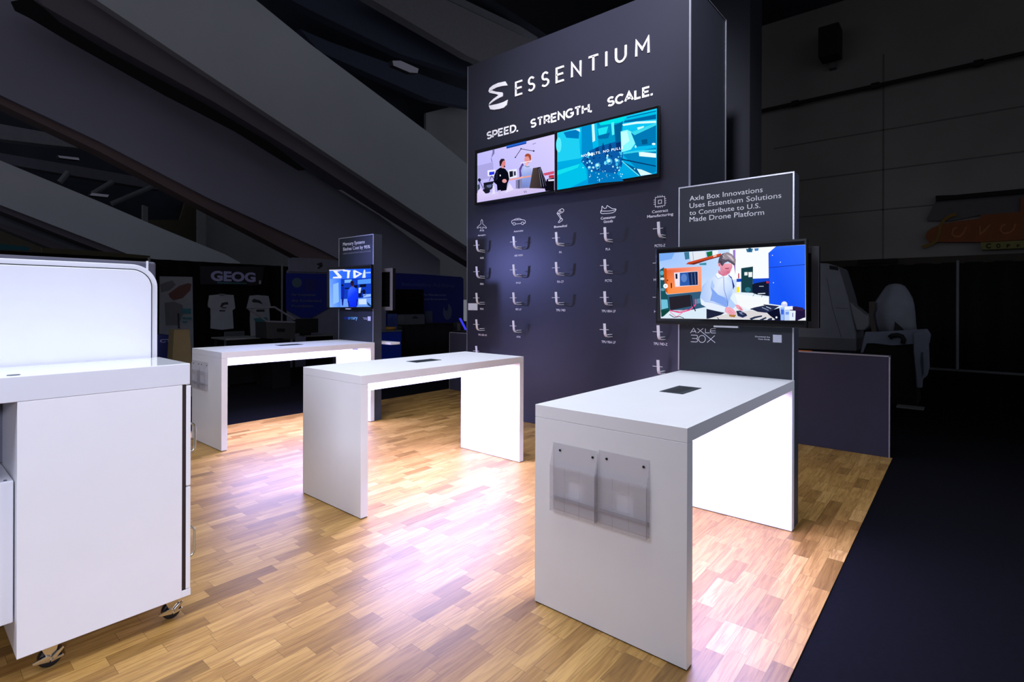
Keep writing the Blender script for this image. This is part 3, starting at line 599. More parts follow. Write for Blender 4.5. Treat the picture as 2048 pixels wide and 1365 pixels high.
shp = [([(150, 190, 250), (225, 240, 255), (235, 245, 250), (225, 235, 250)], [(50, 165), (1812, 58), (1818, 972), (70, 946)]),
    ((120, 170, 240), [(50, 165), (240, 152), (200, 230), (52, 260)]),
    ((244, 248, 250), [(900, 112), (1460, 80), (1375, 160), (1375, 470), (900, 480)]),
    ((225, 238, 248), [(930, 640), (1380, 640), (1380, 960), (620, 950), (900, 760)]), ((242, 246, 248), [(960, 650), (1370, 700), (1370, 780), (1120, 840), (1000, 780)]),
    ((40, 110, 150), [(1095, 110), (1180, 105), (1170, 150), (1110, 150)]), ((30, 80, 120), [(1125, 100), (1160, 98), (1150, 140), (1130, 145)]), ((70, 130, 190), [(1195, 105), (1250, 100), (1245, 130), (1205, 135)]),
    ((60, 120, 150), [(350, 150), (410, 145), (415, 230), (365, 240)]), ((225, 230, 240), [(412, 146), (605, 134), (612, 215), (430, 262)]), ((150, 160, 190), [(455, 146), (465, 250)], 6),
    ((20, 110, 60), [(618, 150), (690, 134), (692, 188), (632, 208)]), ((235, 240, 245), [(695, 130), (760, 126), (760, 170), (695, 190)]),
    ((200, 70, 40), [(372, 296), (400, 270), (795, 162), (800, 196), (640, 240), (470, 296)]), ((110, 40, 30), [(400, 296), (640, 232), (800, 190), (800, 200), (640, 244), (470, 300)]), ((240, 180, 160), [(700, 190), (740, 178), (745, 198), (705, 212)]),
    ((60, 140, 160), [(530, 285), (620, 275), (620, 305), (540, 305)]),
    ((24, 80, 90), [(60, 360), (110, 330), (130, 640), (180, 700), (180, 850), (75, 930)]), ((90, 170, 190), ell(85, 400, 20, 30)), ((200, 225, 235), ell(90, 470, 26, 16)), ((90, 150, 170), ell(95, 600, 26, 18)), ((110, 190, 215), [(75, 720), (150, 720), (160, 820), (80, 840)]), ((16, 70, 60), [(70, 850), (180, 845), (170, 900), (80, 930)]),
    ([(252, 140, 120), (250, 160, 140), (246, 150, 90), (250, 140, 60), (235, 110, 30), (225, 90, 20)], [(108, 345), (560, 322), (562, 622), (150, 655), (128, 620), (104, 380)]),
    ((200, 80, 20), [(104, 345), (140, 345), (150, 655), (128, 620)]), ((235, 225, 240), [(230, 396), (518, 376), (522, 548), (244, 568)]), ((46, 90, 170), [(300, 398), (514, 382), (518, 544), (300, 556)]), ((24, 40, 80), [(400, 392), (514, 384), (518, 540), (420, 548)]), ((90, 130, 200), ell(350, 460, 36, 50)), ((10, 20, 50), [(246, 410), (270, 408), (272, 470), (250, 472)]),
    ((70, 100, 160), [(440, 400), (450, 540)], 8), ((120, 150, 210), [(480, 395), (490, 535)], 5),
    ((40, 24, 24), [(190, 520), (204, 520), (206, 580), (194, 586)]), ((40, 24, 24), ell(152, 488, 7, 9)), ((252, 252, 255), ell(128, 557, 28)), ((210, 215, 235), ell(128, 557, 14)),
    ((50, 90, 120), [(150, 660), (560, 622), (620, 700), (620, 820), (440, 850), (180, 850)]), ((38, 34, 44), [(170, 690), (430, 660), (438, 800), (186, 850)]), ((90, 140, 170), [(500, 715), (610, 690), (610, 760), (500, 770)]), ((215, 232, 245), [(185, 850), (440, 845), (620, 808), (620, 950), (80, 944)]),
    ((232, 80, 140), [(178, 850), (300, 878), (420, 846), (490, 780), (488, 715)], 14), ((245, 130, 170), [(185, 870), (260, 930), (330, 880)], 8), ((40, 20, 50), [(175, 900), (230, 935), (300, 925), (350, 945)], 8), ((200, 60, 110), [(180, 858), (300, 862), (400, 836)], 7), ((30, 20, 50), [(440, 670), (450, 780), (490, 860)], 12),
    ((180, 30, 70), [(1003, 405), (1015, 403), (1016, 465), (1002, 465)]), ((24, 70, 190), [(984, 470), (1045, 468), (1045, 505), (984, 508)]), ((245, 245, 245), [(984, 512), (1030, 510), (1030, 640), (984, 640)]), ((250, 225, 30), [(985, 570), (1016, 566), (1016, 632), (985, 636)]),
    ((20, 70, 200), [(1180, 468), (1375, 462), (1375, 525), (1180, 530)]), ((22, 62, 72), [(1040, 342), (1182, 322), (1178, 640), (1040, 632)]), ((230, 240, 240), [(1078, 390), (1116, 388), (1116, 428), (1078, 430)]), ((235, 240, 240), [(1126, 390), (1172, 388), (1172, 448), (1128, 450)]), ((40, 110, 130), ell(1120, 600, 36, 30)),
    ((16, 24, 50), [(1172, 535), (1220, 520), (1375, 495), (1378, 680), (1230, 660), (1175, 640)]), ((170, 190, 210), [(1255, 560), (1310, 560)], 8), ((225, 235, 245), [(1240, 650), (1330, 645)], 10), ((200, 40, 60), [(1340, 500), (1370, 498), (1372, 525), (1345, 525)]), ((16, 24, 50), [(1200, 650), (1180, 680)], 5), ((16, 24, 50), [(1300, 650), (1285, 690)], 5),
    ([(50, 110, 255), (50, 110, 255), (30, 90, 245), (20, 80, 240), (25, 85, 240), (30, 90, 250)], [(1458, 80), (1812, 60), (1814, 845), (1600, 800), (1378, 772), (1370, 158)]),
    ((14, 40, 130), [(1378, 335), (1812, 298)], 6), ((10, 40, 160), [(1370, 158), (1378, 772)], 4), ((220, 235, 255), ell(1416, 188, 6)), ((220, 235, 255), ell(1512, 270, 6)), ((220, 235, 255), ell(1428, 518, 6)),
    ((150, 120, 200), [(940, 125), (970, 120), (970, 420), (950, 300)]),
    ((30, 20, 60), [(1620, 800), (1812, 840), (1814, 972), (1440, 972)]), ((10, 14, 40), [(1340, 870), (1500, 820), (1520, 960), (1440, 966)]), ((50, 30, 70), [(1680, 800), (1790, 820), (1790, 860), (1680, 850)]),
    ((216, 212, 214), [(640, 950), (880, 890), (1150, 850), (1340, 880), (1450, 960)]), ((170, 120, 60), [(890, 900), (980, 905), (960, 935), (900, 925)]),
    ((38, 44, 76), [(1148, 832), (1200, 815), (1320, 790), (1500, 798), (1420, 850), (1350, 880), (1240, 868)]), ((150, 170, 200), [(1290, 815), (1370, 850)], 8), ((190, 205, 225), [(1340, 805), (1400, 830)], 8), ((20, 26, 50), [(1150, 835), (1250, 850), (1340, 870)], 8), ((24, 30, 60), [(1310, 782), (1480, 802)], 10),
    ((36, 48, 78), [(1140, 948), (1200, 925), (1290, 910), (1292, 926), (1210, 946), (1160, 968)]), ((36, 48, 78), [(1250, 968), (1340, 928), (1345, 945), (1290, 972)]), ((36, 48, 78), [(1345, 970), (1380, 945), (1412, 940), (1412, 970)]), ((235, 240, 250), ell(1465, 935, 12)), ((40, 46, 80), [(750, 935), (775, 960)], 8),
    # man
    ((30, 34, 60), [(622, 832), (840, 880), (800, 905), (640, 952), (622, 950)]),
    ((36, 50, 150), [(885, 420), (925, 450), (962, 560), (940, 605), (912, 520)]),
    ([(205, 222, 250), (190, 212, 248), (150, 185, 245), (170, 198, 245), (215, 228, 250), (190, 208, 245), (190, 208, 245), (120, 160, 235), (160, 190, 245), (210, 225, 250), (200, 220, 250), (190, 215, 250), (225, 235, 252), (230, 240, 252)],
     [(735, 418), (640, 480), (572, 560), (545, 690), (556, 770), (640, 820), (835, 876), (880, 800), (905, 700), (945, 640), (938, 560), (925, 470), (885, 428), (820, 445)]),
    ((130, 165, 238), [(670, 560), (690, 640), (665, 735), (700, 740), (860, 800), (880, 760), (850, 700), (760, 660)]), ((170, 198, 246), [(690, 480), (720, 560), (700, 600), (670, 560)]),
    ((225, 235, 250), [(548, 700), (600, 745), (700, 760), (852, 808), (838, 872), (650, 826), (560, 780)]), ((150, 180, 240), [(600, 745), (700, 760), (850, 808)], 4), ((180, 205, 248), [(905, 700), (960, 770), (990, 790), (930, 835), (885, 800)]),
    ((60, 90, 190), [(828, 445), (835, 600), (870, 720), (882, 800)], 5), ((240, 246, 255), [(735, 410), (760, 395), (820, 440), (770, 470), (745, 450)]), ((235, 242, 255), [(822, 440), (890, 410), (880, 450), (850, 455)]), ((110, 150, 230), [(730, 430), (760, 470), (820, 448)], 4),
    ((210, 120, 150), [(768, 360), (800, 400), (870, 425), (822, 440), (765, 405)]),
    ([(235, 150, 170), (240, 165, 180), (225, 130, 155), (210, 110, 140), (215, 120, 150), (220, 130, 155)], [(785, 290), (930, 285), (935, 325), (905, 395), (862, 430), (790, 390)]),
    ((200, 100, 135), [(850, 340), (900, 335), (895, 350), (855, 355)]), ((90, 40, 60), [(845, 345), (890, 350)], 5), ((180, 80, 115), [(868, 385), (895, 388)], 5), ((235, 150, 170), [(905, 350), (925, 372), (905, 378)]), ((235, 150, 165), ell(776, 300, 14, 24)), ((190, 90, 120), ell(778, 302, 6, 14)),
    ((88, 80, 96), [(762, 285), (768, 240), (790, 185), (830, 160), (880, 150), (930, 175), (975, 235), (970, 300), (955, 312), (930, 290), (880, 262), (840, 280), (815, 318), (795, 300), (790, 280)]),
    ((150, 138, 150), [(830, 160), (880, 152), (930, 178), (970, 235), (968, 290), (930, 260), (890, 235), (850, 240), (810, 230)]), ((205, 192, 200), [(860, 175), (920, 195), (955, 250), (940, 252), (900, 215)]), ((205, 192, 200), [(815, 185), (840, 215)], 6), ((70, 62, 78), [(770, 250), (810, 255), (812, 300), (795, 300)]),
    ((238, 168, 185), [(852, 812), (900, 808), (945, 835), (980, 872), (972, 900), (925, 905), (880, 890), (845, 870)]), ((200, 110, 140), [(900, 850), (950, 890)], 4), ((200, 110, 140), [(880, 860), (930, 898)], 4), ((236, 160, 180), [(970, 780), (1010, 785), (1045, 815), (1070, 855), (1020, 850), (985, 820)]), ((150, 60, 90), [(1020, 815), (1050, 850)], 6),
    ((30, 40, 72), [(980, 858), (1030, 852), (1100, 890), (1114, 915), (1060, 940), (1000, 920)]), ((120, 140, 180), [(1010, 868), (1050, 872), (1080, 892), (1060, 905), (1030, 892)]), ((20, 26, 50), ell(1062, 890, 12, 8)), ((70, 90, 140), [(1000, 915), (1060, 935), (1110, 915)], 6),
    ((205, 210, 245), ell(1560, 778, 38, 36)), ((235, 238, 250), ell(1560, 760, 26, 16)), ((150, 185, 250), [(1512, 815), (1562, 815), (1556, 970), (1516, 970)]), ((60, 100, 220), [(1518, 840), (1556, 840), (1554, 900), (1520, 900)]), ((240, 244, 255), [(1566, 806), (1660, 798), (1662, 842), (1568, 846)]), ((190, 212, 250), [(1562, 850), (1625, 845), (1622, 972), (1560, 972)]), ((110, 150, 235), [(1575, 870), (1615, 868), (1615, 900), (1575, 902)]), ((225, 235, 255), [(1622, 850), (1696, 856), (1692, 972), (1622, 972)]), ((60, 70, 140), [(1662, 880), (1662, 930)], 8), ((235, 238, 245), [(1720, 972), (1780, 945), (1815, 935), (1816, 972)])]
picture('screen_picture', ('X', 1.8285), (1310, 480), 6.0235, shp, TV3, step=.00004)
picture('screen_picture', ('X', 1.9285), (640, 460), 5.6875, [
    ([(60, 120, 255), (20, 90, 250), (30, 90, 235), (90, 150, 255)], [(106, 455), (579, 440), (582, 876), (110, 882)]),
    ([(110, 160, 255), (60, 120, 250), (80, 140, 250), (140, 185, 255)], [(108, 560), (225, 550), (232, 880), (110, 882)]), ((210, 215, 255), [(106, 455), (280, 450), (280, 462), (106, 468)]),
    ((140, 190, 255), [(150, 620), (210, 600), (215, 820), (150, 850)]),
    ((235, 240, 255), [(145, 462), (235, 470), (195, 476), (250, 535), (240, 552), (145, 552), (150, 536), (205, 532), (160, 480)]), ((235, 240, 255), [(262, 452), (350, 462), (345, 476), (262, 472)]), ((235, 240, 255), [(312, 465), (340, 465), (332, 550), (308, 552)]), ((235, 240, 255), [(378, 462), (398, 458), (484, 500), (400, 550), (380, 548)]), ((40, 100, 240), [(405, 482), (448, 500), (408, 522)]), ((215, 230, 255), [(500, 455), (515, 455), (520, 545), (480, 548)]), ((160, 200, 255), [(520, 482), (578, 478), (578, 494), (520, 496)]),
    ((16, 60, 190), [(240, 560), (580, 545), (580, 780), (240, 800)]), ((120, 180, 255), [(280, 570), (360, 565), (360, 600), (280, 605)]), ((80, 150, 255), [(430, 570), (580, 555), (580, 610), (430, 620)]),
    ((10, 16, 50), [(452, 622), (525, 615), (525, 650), (455, 655)]), ((10, 16, 50), [(385, 630), (428, 628), (428, 660), (390, 662)]), ((10, 16, 50), ell(255, 632, 14, 12)), ((12, 20, 60), [(282, 660), (330, 658), (330, 672), (282, 674)]), ((10, 20, 70), [(440, 700), (480, 690), (470, 760), (440, 770)]), ((12, 20, 60), ell(500, 705, 20, 28)), ((190, 215, 255), [(440, 660), (470, 655), (460, 720), (440, 720)]), ((150, 190, 255), [(490, 735), (580, 730), (580, 760), (495, 770)]), ((10, 30, 120), [(455, 770), (525, 740)], 7),
    ((170, 205, 255), [(435, 785), (535, 782), (535, 850), (435, 850)]), ((110, 160, 255), [(232, 790), (582, 770), (582, 876), (232, 880)]), ((205, 225, 255), [(440, 790), (528, 786), (530, 848), (444, 850)]), ((20, 60, 110), [(535, 815), (582, 860), (582, 876), (545, 860)]),
    ((14, 40, 170), [(240, 650), (275, 645), (280, 720), (264, 860), (252, 862), (244, 760)]), ((10, 24, 90), [(255, 770), (262, 862)], 8),
    ([(40, 80, 255), (60, 110, 255), (50, 100, 255), (20, 60, 250), (10, 40, 250), (10, 40, 240), (10, 40, 240), (20, 60, 245)], [(318, 690), (350, 652), (390, 650), (428, 690), (436, 800), (418, 878), (330, 878), (312, 800)]), ((20, 24, 150), [(418, 790), (432, 790), (428, 870), (414, 860)]), ((16, 20, 60), [(322, 810), (330, 878)], 8),
    ((50, 26, 50), ell(368, 612, 20, 30)), ((34, 16, 40), ell(366, 596, 18, 16)), ((90, 80, 150), [(358, 640), (380, 640), (378, 655), (360, 655)]),
], TV1, step=.00006)

# ================================================================== TOWER
XT, YR, YL, ZT, TD = 3.340, 1.334, 4.711, 5.118, 1.124
TW_ = thing('display_tower', (XT + TD / 2, (YR + YL) / 2, 0), 'tall charcoal exhibition tower with white lettering and five columns of hooks', 'display tower')
B(XT, XT + TD, YR + .002, YL, 0, ZT).build('tower_body', TOWER, TW_, bevel=.003)
B(XT + .02, XT + TD - .02, YR, YR + .0025, 0, ZT - .02).build('side_panel', TOWSIDE, TW_)
AL2 = mat('dim_aluminium_trim', (140, 142, 156), .4, metal=.5)
for bx in ((XT - .006, XT + .016, YR - .008, YR + .012, 0, ZT + .004), (XT + TD - .012, XT + TD + .014, YR - .006, YR + .01, 0, ZT + .004), (XT - .004, XT + .008, YL - .008, YL + .006, 0, ZT), (XT + .016, XT + TD - .012, YR - .004, YR + .006, ZT - .008, ZT + .004)):
    B(*bx).build('corner_trim', AL2, TW_)
plT = ('X', XT)
# brand name in a thin geometric face, built stroke by stroke
C4 = lambda x, y: (900 + x / 3.592, 40 + y / 3.592)
def letter_strokes(ch):
    if ch == 'E': return [[(.95, 1), (.08, 1), (.08, 0), (.95, 0)], [(.08, .52), (.86, .52)]]
    if ch == 'S': return [arc(.5, .745, .36, .255, 28, 270, 14) + arc(.5, .25, .40, .25, 90, -152, 14)[1:]]
    if ch == 'N': return [[(.06, 0), (.06, 1), (.94, 0), (.94, 1)]]
    if ch == 'T': return [[(0, 1), (1, 1)], [(.5, 1), (.5, 0)]]
    if ch == 'I': return [[(.5, 0), (.5, 1)]]
    if ch == 'U': return [[(.06, 1), (.06, .4)] + arc(.5, .4, .44, .4, 180, 360, 14) + [(.94, 1)]]
    if ch == 'M': return [[(.04, 0), (.06, 1), (.5, .36), (.94, 1), (.96, 0)]]
# (letter, left x, right x) in the photo's crop, baseline line and cap line given below
base = lambda x: 551 + (x - 467) * (243 - 551) / (1440 - 467)
capl = lambda x: 448 + (x - 467) * (119 - 448) / (1440 - 467)
zb = atX(*C4(467, 551), XT).z; zt = atX(*C4(467, 446), XT).z; zb2 = atX(*C4(1440, 243), XT).z; zt2 = atX(*C4(1440, 117), XT).z
zb = (zb + zb2) / 2; zt = (zt + zt2) / 2
for ch, xa, xb in (('E', 466, 528), ('S', 556, 618), ('S', 653, 720), ('E', 757, 828), ('N', 868, 950), ('T', 992, 1072), ('I', 1112, 1138), ('U', 1183, 1276), ('M', 1329, 1440)):
    ya_ = atX(*C4(xa, base(xa)), XT).y; yb_ = atX(*C4(xb, base(xb)), XT).y
    wv = .022
    m_ = MB(); hh = zt - zb; ww = ya_ - yb_
    sw = .025
    def PP(u, v): return Vector((XT - .012, ya_ - u, zb + v))
    ln = [[(sw / 2 + px_ * (ww - sw), sw / 2 + py_ * (hh - sw)) for px_, py_ in L_] for L_ in letter_strokes(ch)]
    strokes(m_, ln, sw, PP)
    o = m_.build('brand_letter', INK, TW_)
    so = o.modifiers.new('thick', 'SOLIDIFY'); so.thickness = .011; so.offset = -1
P4 = lambda x, y: Vector(atX(*C4(x, y), XT - .012))
m_ = MB()
for pts in ([(275, 514), (283, 490), (306, 470), (345, 452), (396, 441), (412, 470), (372, 474), (335, 484), (303, 500), (281, 517)],
            [(279, 522), (300, 506), (332, 516), (374, 520), (378, 528), (376, 548), (340, 566), (305, 588), (278, 610), (284, 594), (312, 566), (348, 540), (330, 532), (300, 527)],
            [(277, 615), (300, 612), (345, 602), (382, 590), (413, 573), (405, 612), (385, 630), (350, 640), (315, 645), (288, 642)]):
    m_.prism([P4(*q) for q in pts], (.011, 0, 0))
m_.build('brand_symbol', INK, TW_)
def bold_strokes(ch):
    if ch in 'E': return .62, [[(.62, 1), (0, 1), (0, 0), (.62, 0)], [(0, .5), (.54, .5)]]
    if ch == 'S': return .62, [arc(.31, .74, .29, .26, 32, 268, 12) + arc(.31, .25, .31, .25, 90, -150, 12)[1:]]
    if ch == 'P': return .62, [[(0, 0), (0, 1), (.34, 1)] + arc(.34, .69, .28, .31, 90, -90, 10) + [(0, .38)]]
    if ch == 'R': return .66, [[(0, 0), (0, 1), (.34, 1)] + arc(.34, .70, .28, .30, 90, -90, 10) + [(0, .40)], [(.34, .4), (.66, 0)]]
    if ch == 'D': return .72, [[(0, 0), (0, 1), (.28, 1)] + arc(.28, .5, .44, .5, 90, -90, 14) + [(0, 0), (0, .1)]]
    if ch == 'T': return .66, [[(0, 1), (.66, 1)], [(.33, 1), (.33, 0)]]
    if ch == 'N': return .70, [[(0, 0), (0, 1), (.70, 0), (.70, 1)]]
    if ch == 'G': return .80, [arc(.44, .5, .44, .5, 48, 330, 20) + [(.82, .46), (.50, .46)]]
    if ch == 'H': return .70, [[(0, 0), (0, 1)], [(.70, 0), (.70, 1)], [(0, .5), (.70, .5)]]
    if ch == 'C': return .74, [arc(.44, .5, .44, .5, 45, 315, 20)]
    if ch == 'A': return .82, [[(0, 0), (.41, 1), (.82, 0)], [(.14, .30), (.68, .30)]]
    if ch == 'L': return .56, [[(0, 1), (0, 0), (.56, 0)]]
    if ch == '.': return .02, [[(-.13, 0), (.10, 0)]]
def stroke_word(name, s_, pl, bl, br, tl, parent):
    A = at(pl, *bl); Bq = at(pl, *br); T = at(pl, *tl); h = T.z - A.z; W_ = A.y - Bq.y
    sw = .20; x = 0; L_ = []
    for ch in s_:
        w_, ln = bold_strokes(ch); L_ += [[(x + sw / 2 + p_[0] * .9, sw / 2 + p_[1] * (1 - sw)) for p_ in l_] for l_ in ln]; x += w_ * .9 + sw + .035
    x -= .035; m_ = MB()
    P = lambda u, v: Vector((pl[1] - .004, A.y - u / x * W_, A.z + v * h))
    strokes(m_, L_, sw, P)
    return m_.build(name, INK, parent)
for s_, a, b, c in (('SPEED.', (264, 862), (492, 806), (264, 806)), ('STRENGTH.', (578, 780), (1022, 666), (578, 716)), ('SCALE.', (1130, 628), (1460, 545), (1130, 558))):
    stroke_word('slogan_word', s_, plT, C4(*a), C4(*b), C4(*c), TW_)
# icons
C5 = lambda x, y: (900 + x / 3.412, 380 + y / 3.412)
P5 = lambda x, y: Vector(atX(*C5(x, y), XT - .0012))
def icon(name, lines, wd=3.2, P=P5):
    m_ = MB(); strokes(m_, lines, wd, P); return m_.build(name, INK, TW_)
icon('plane_icon', [[(217, 202), (211, 212), (211, 232), (186, 255), (186, 262), (211, 254), (212, 270), (204, 280), (217, 279), (231, 280), (223, 270), (223, 254), (248, 262), (248, 255), (223, 232), (223, 212), (217, 202)]], 3)
icon('car_icon', [[(422, 228), (421, 212), (436, 204), (452, 197), (472, 195), (490, 203), (508, 206), (515, 215), (512, 228), (504, 230)], [(448, 233), (486, 230)], [(436, 206), (486, 204)], [(462, 197), (462, 206)], arc(438, 232, 9, 9, 0, 360, 14), arc(495, 228, 9, 9, 0, 360, 14), [(422, 228), (429, 232)]], 3)
C7 = lambda x, y: (960 + x / 9.75, 400 + y / 9.75)
P7 = lambda x, y: Vector(atX(*C7(x, y), XT - .0012))
icon('leg_icon', [[(1520, 230), (1560, 190), (1600, 170), (1630, 185), (1635, 215), (1610, 245), (1560, 265), (1525, 268)], [(1570, 200), (1550, 240), (1600, 225)], arc(1515, 262, 14, 14, 0, 360, 10), [(1505, 272), (1540, 320), (1568, 362), (1560, 395), (1525, 432)], [(1532, 262), (1570, 320), (1580, 352), (1612, 380), (1606, 400), (1545, 445), (1524, 440)], [(1572, 362), (1612, 382)]], 9, P7)
C9 = lambda x, y: (1160 + x / 8.532, 380 + y / 8.532)
P9 = lambda x, y: Vector(atX(*C9(x, y), XT - .0012))
icon('shoe_icon', [[(372, 285), (372, 340), (355, 360), (352, 392), (372, 405), (480, 402), (560, 390), (600, 365), (616, 330), (600, 322), (550, 322), (500, 290), (462, 268), (445, 312), (420, 320), (395, 300), (380, 278), (372, 285)], [(360, 362), (480, 362), (560, 352), (610, 338)]], 9, P9)
icon('chip_icon', [[(1285, 130), (1285, 292), (1448, 266), (1444, 112), (1285, 130)], [(1338, 178), (1336, 235), (1392, 228), (1392, 172), (1338, 178)]] +
     [[(x_, 120 - (x_ - 1330) * .1), (x_, 96 - (x_ - 1330) * .1)] for x_ in (1330, 1366, 1402)] + [[(x_ + 2, 286 - (x_ - 1330) * .16), (x_ + 2, 310 - (x_ - 1330) * .16)] for x_ in (1330, 1366, 1402)] +
     [[(1258, y_), (1284, y_ - 3)] for y_ in (176, 212, 248)] + [[(1446, y_), (1472, y_ - 3)] for y_ in (152, 188, 224)], 9, P9)
# captions: (text, centre px, width m, height m)
def hcap(name, s_, c, w_, h_): 
    m_ = MB(); ctext(m_, s_, plT, c, w_, h_); return m_.build(name, INK, TW_)
hcap('caption', 'Aerospace', (963.5, 472), .155, .022); hcap('caption', 'Automotive', (1037, 464), .165, .024)
hcap('caption', 'Biomedical', (1121, 455), .20, .028); hcap('caption', 'Consumer', (1216.5, 438), .205, .030); hcap('caption', 'Goods', (1216.5, 445.5), .125, .030)
hcap('caption', 'Contract', (1320, 425), .19, .030); hcap('caption', 'Manufacturing', (1320, 433.5), .31, .030)
CAPS = [('9085', 964, 518, .075), ('PEKK', 964, 570, .075), ('PEEK', 964, 620, .075), ('TPU 58D AS', 965, 672, .17),
        ('ABS MESH', 1037, 513, .15), ('PP-CF', 1037, 568, .085), ('PET-CF', 1037, 621, .10), ('HTN', 1037, 676, .065),
        ('PA', 1121, 507, .042), ('PA-CF', 1121, 566, .10), ('TPU 74D', 1121.5, 623, .145),
        ('PLA', 1216, 501, .062), ('PCTG', 1217, 564, .09), ('TPU 80A LF', 1217, 625, .19), ('TPU 95A LF', 1217, 687, .19),
        ('PCTG-Z', 1320, 494, .125), ('HTN', 1315, 562, .09), ('HTN-CF', 1321, 626, .15), ('TPU 74D-Z', 1321, 691, .165)]
for s_, x_, y_, w_ in CAPS: hcap('material_name', s_, (x_, y_), w_, .024 if x_ < 1100 else .028)
# blank white sticker low on the tower edge
A = atX(936.5, 607, XT); Bq = atX(955, 621, XT)
B(XT - .002, XT, Bq.y, A.y, Bq.z, A.z).build('white_sticker', mat('white_label', (216, 220, 232), .6), TW_)

# ---- display hooks on the tower
HM = mat('bright_hook_metal', (240, 240, 244), .25)
def make_hook(loc, label):
    x, y, z = loc; x -= .001      # z : level of the arm where it leaves the wall
    t = thing('display_hook', loc, label, 'hook', 'sample hooks on the tower')
    P_ = [(x, y, z), (x - .09, y, z)] + [(x - .09 - .06 * math.sin(a), y, z + .06 * (1 - math.cos(a))) for a in [PI / 2 * k / 6 for k in range(7)]] + [(x - .155, y, z + .10), (x - .162, y, z + .160)]
    # flat curved band
    m_ = MB(); w_ = .016; th = .004
    path = [Vector(p) for p in P_]
    ring = []
    for i, p in enumerate(path):
        d = (path[min(i + 1, len(path) - 1)] - path[max(i - 1, 0)]).normalized(); q = d.cross(Vector((0, 1, 0))).normalized() * th
        ring += [p + Vector((0, w_, 0)) + q, p - Vector((0, w_, 0)) + q, p - Vector((0, w_, 0)) - q, p + Vector((0, w_, 0)) - q]
    fs = []
    for i in range(len(path) - 1):
        for k in range(4): a0 = i * 4 + k; a1 = i * 4 + (k + 1) % 4; fs.append((a0, a0 + 4, a1 + 4, a1))
    fs += [(0, 1, 2, 3), tuple(4 * (len(path) - 1) + k for k in (3, 2, 1, 0))]
    m_.add(ring, fs); m_.build('curved_arm', HM, t)
    MB().tube([(x - .155, y + .066, z + .088), (x - .155, y - .05, z + .088)], .003, 8).build('cross_pin', HM, t)
    B(x - .085, x, y - .014, y + .014, z + .022, z + .030).build('top_rod', HM, t, bevel=.002)
    MB().cyl((x - .004, y, z + .012), (x, y, z + .012), .018, 16).build('wall_plate', mat('dark_plate', (40, 40, 48), .5), t)
    return t
ytx = {1: 4.409, 2: 3.722, 3: 3.025, 4: 2.328, 5: 1.662}
zr = [2.34, 1.965, 1.59, 1.213, .835]
rows = {1: ['9085', 'PEKK', 'PEEK', 'TPU 58D AS', None], 2: ['ABS MESH', 'PP-CF', 'PET-CF', 'HTN'], 3: ['PA', 'PA-CF', 'TPU 74D'], 4: ['PLA', 'PCTG', 'TPU 80A LF', 'TPU 95A LF'], 5: ['PCTG-Z', 2, 3, 'TPU 74D-Z', 5]}
HL = {(1, 4): 'lowest curved metal hook in the leftmost column, half behind the middle table', (2, 3): 'curved metal hook above the HTN caption in the Automotive column',
      (5, 1): 'curved metal hook at the upper left edge of the large television', (5, 2): 'curved metal hook at the lower left edge of the large television', (5, 4): 'lowest curved metal hook in the rightmost column, no caption beneath'}
proto = None
def copy_tree(o, loc):
    r = o.copy(); COL.objects.link(r); r.location = loc
    for ch in o.children: c = ch.copy(); COL.objects.link(c); c.parent = r
    return r
for c_ in rows:
    for k, nm in enumerate(rows[c_]):
        lab = HL.get((c_, k)) or 'curved metal hook above the %s caption on the tower' % nm
        loc = (XT, ytx[c_] - .045, zr[k])
        if proto is None: proto = make_hook(loc, lab); bpy.context.view_layer.update()
        else: h_ = copy_tree(proto, loc); h_['label'] = lab

# ---- low walls either side of the tower
def low_wall(x0, x1, y0, y1, z1, label, trim_y):
    t = thing('low_wall', ((x0 + x1) / 2, (y0 + y1) / 2, 0), label, 'low partition wall', None)
    B(x0, x1, y0, y1, 0, z1 - .006).build('wall_body', LOWW, t, bevel=.002)
    f = MB(); ty = trim_y
    f.box(x0 - .004, x1 + .002, min(ty, ty + (.012 if ty == y0 else -.012)), max(ty, ty + (.012 if ty == y0 else -.012)), 0, z1)
    f.box(x0 - .004, x0 + .012, y0, y1, z1 - .012, z1); f.box(x1 - .008, x1 + .002, y0, y1, z1 - .012, z1)
    f.build('edge_trim', ALU, t)
    return t
low_wall(4.54, 4.60, -.335, YR - .01, 1.068, 'dark low partition wall at right, edged in silver trim', -.335)
low_wall(4.53, 4.95, YL + .01, 6.365, 1.062, 'dark low counter left of the tower, carrying the blue tablet', 6.365)
tb = thing('tablet_display', (4.7, 4.95, 1.062), 'blue lit tablet on a tilted stand left of the tower', 'tablet')
A = atX(917, 636, 4.7); Bq = atX(936, 660, 4.66)
MB().prism([atX(917, 636, 4.75), atX(923, 635, 4.75), atX(936, 661, 4.68), atX(929, 662, 4.68)], (.02, 0, 0)).build('tablet_body', BLACKP, tb)
MB().prism([atX(918, 637.5, 4.745), atX(922, 636.5, 4.745), atX(934, 660, 4.675), atX(930, 660.5, 4.675)], (-.004, 0, 0)).build('tablet_screen', mat('blue_lit_screen', (50, 50, 215), emit=1.0), tb)
A = atX(911, 661, 4.68)
B(4.62, 4.80, 4.93, A.y, 1.062, 1.085).build('stand_base', BLACKP, tb, bevel=.004)
B(4.74, 4.76, A.y - .06, A.y + .02, 1.085, 1.22).build('stand_back', mat('dark_grey_stand', (60, 60, 66), .5), tb)
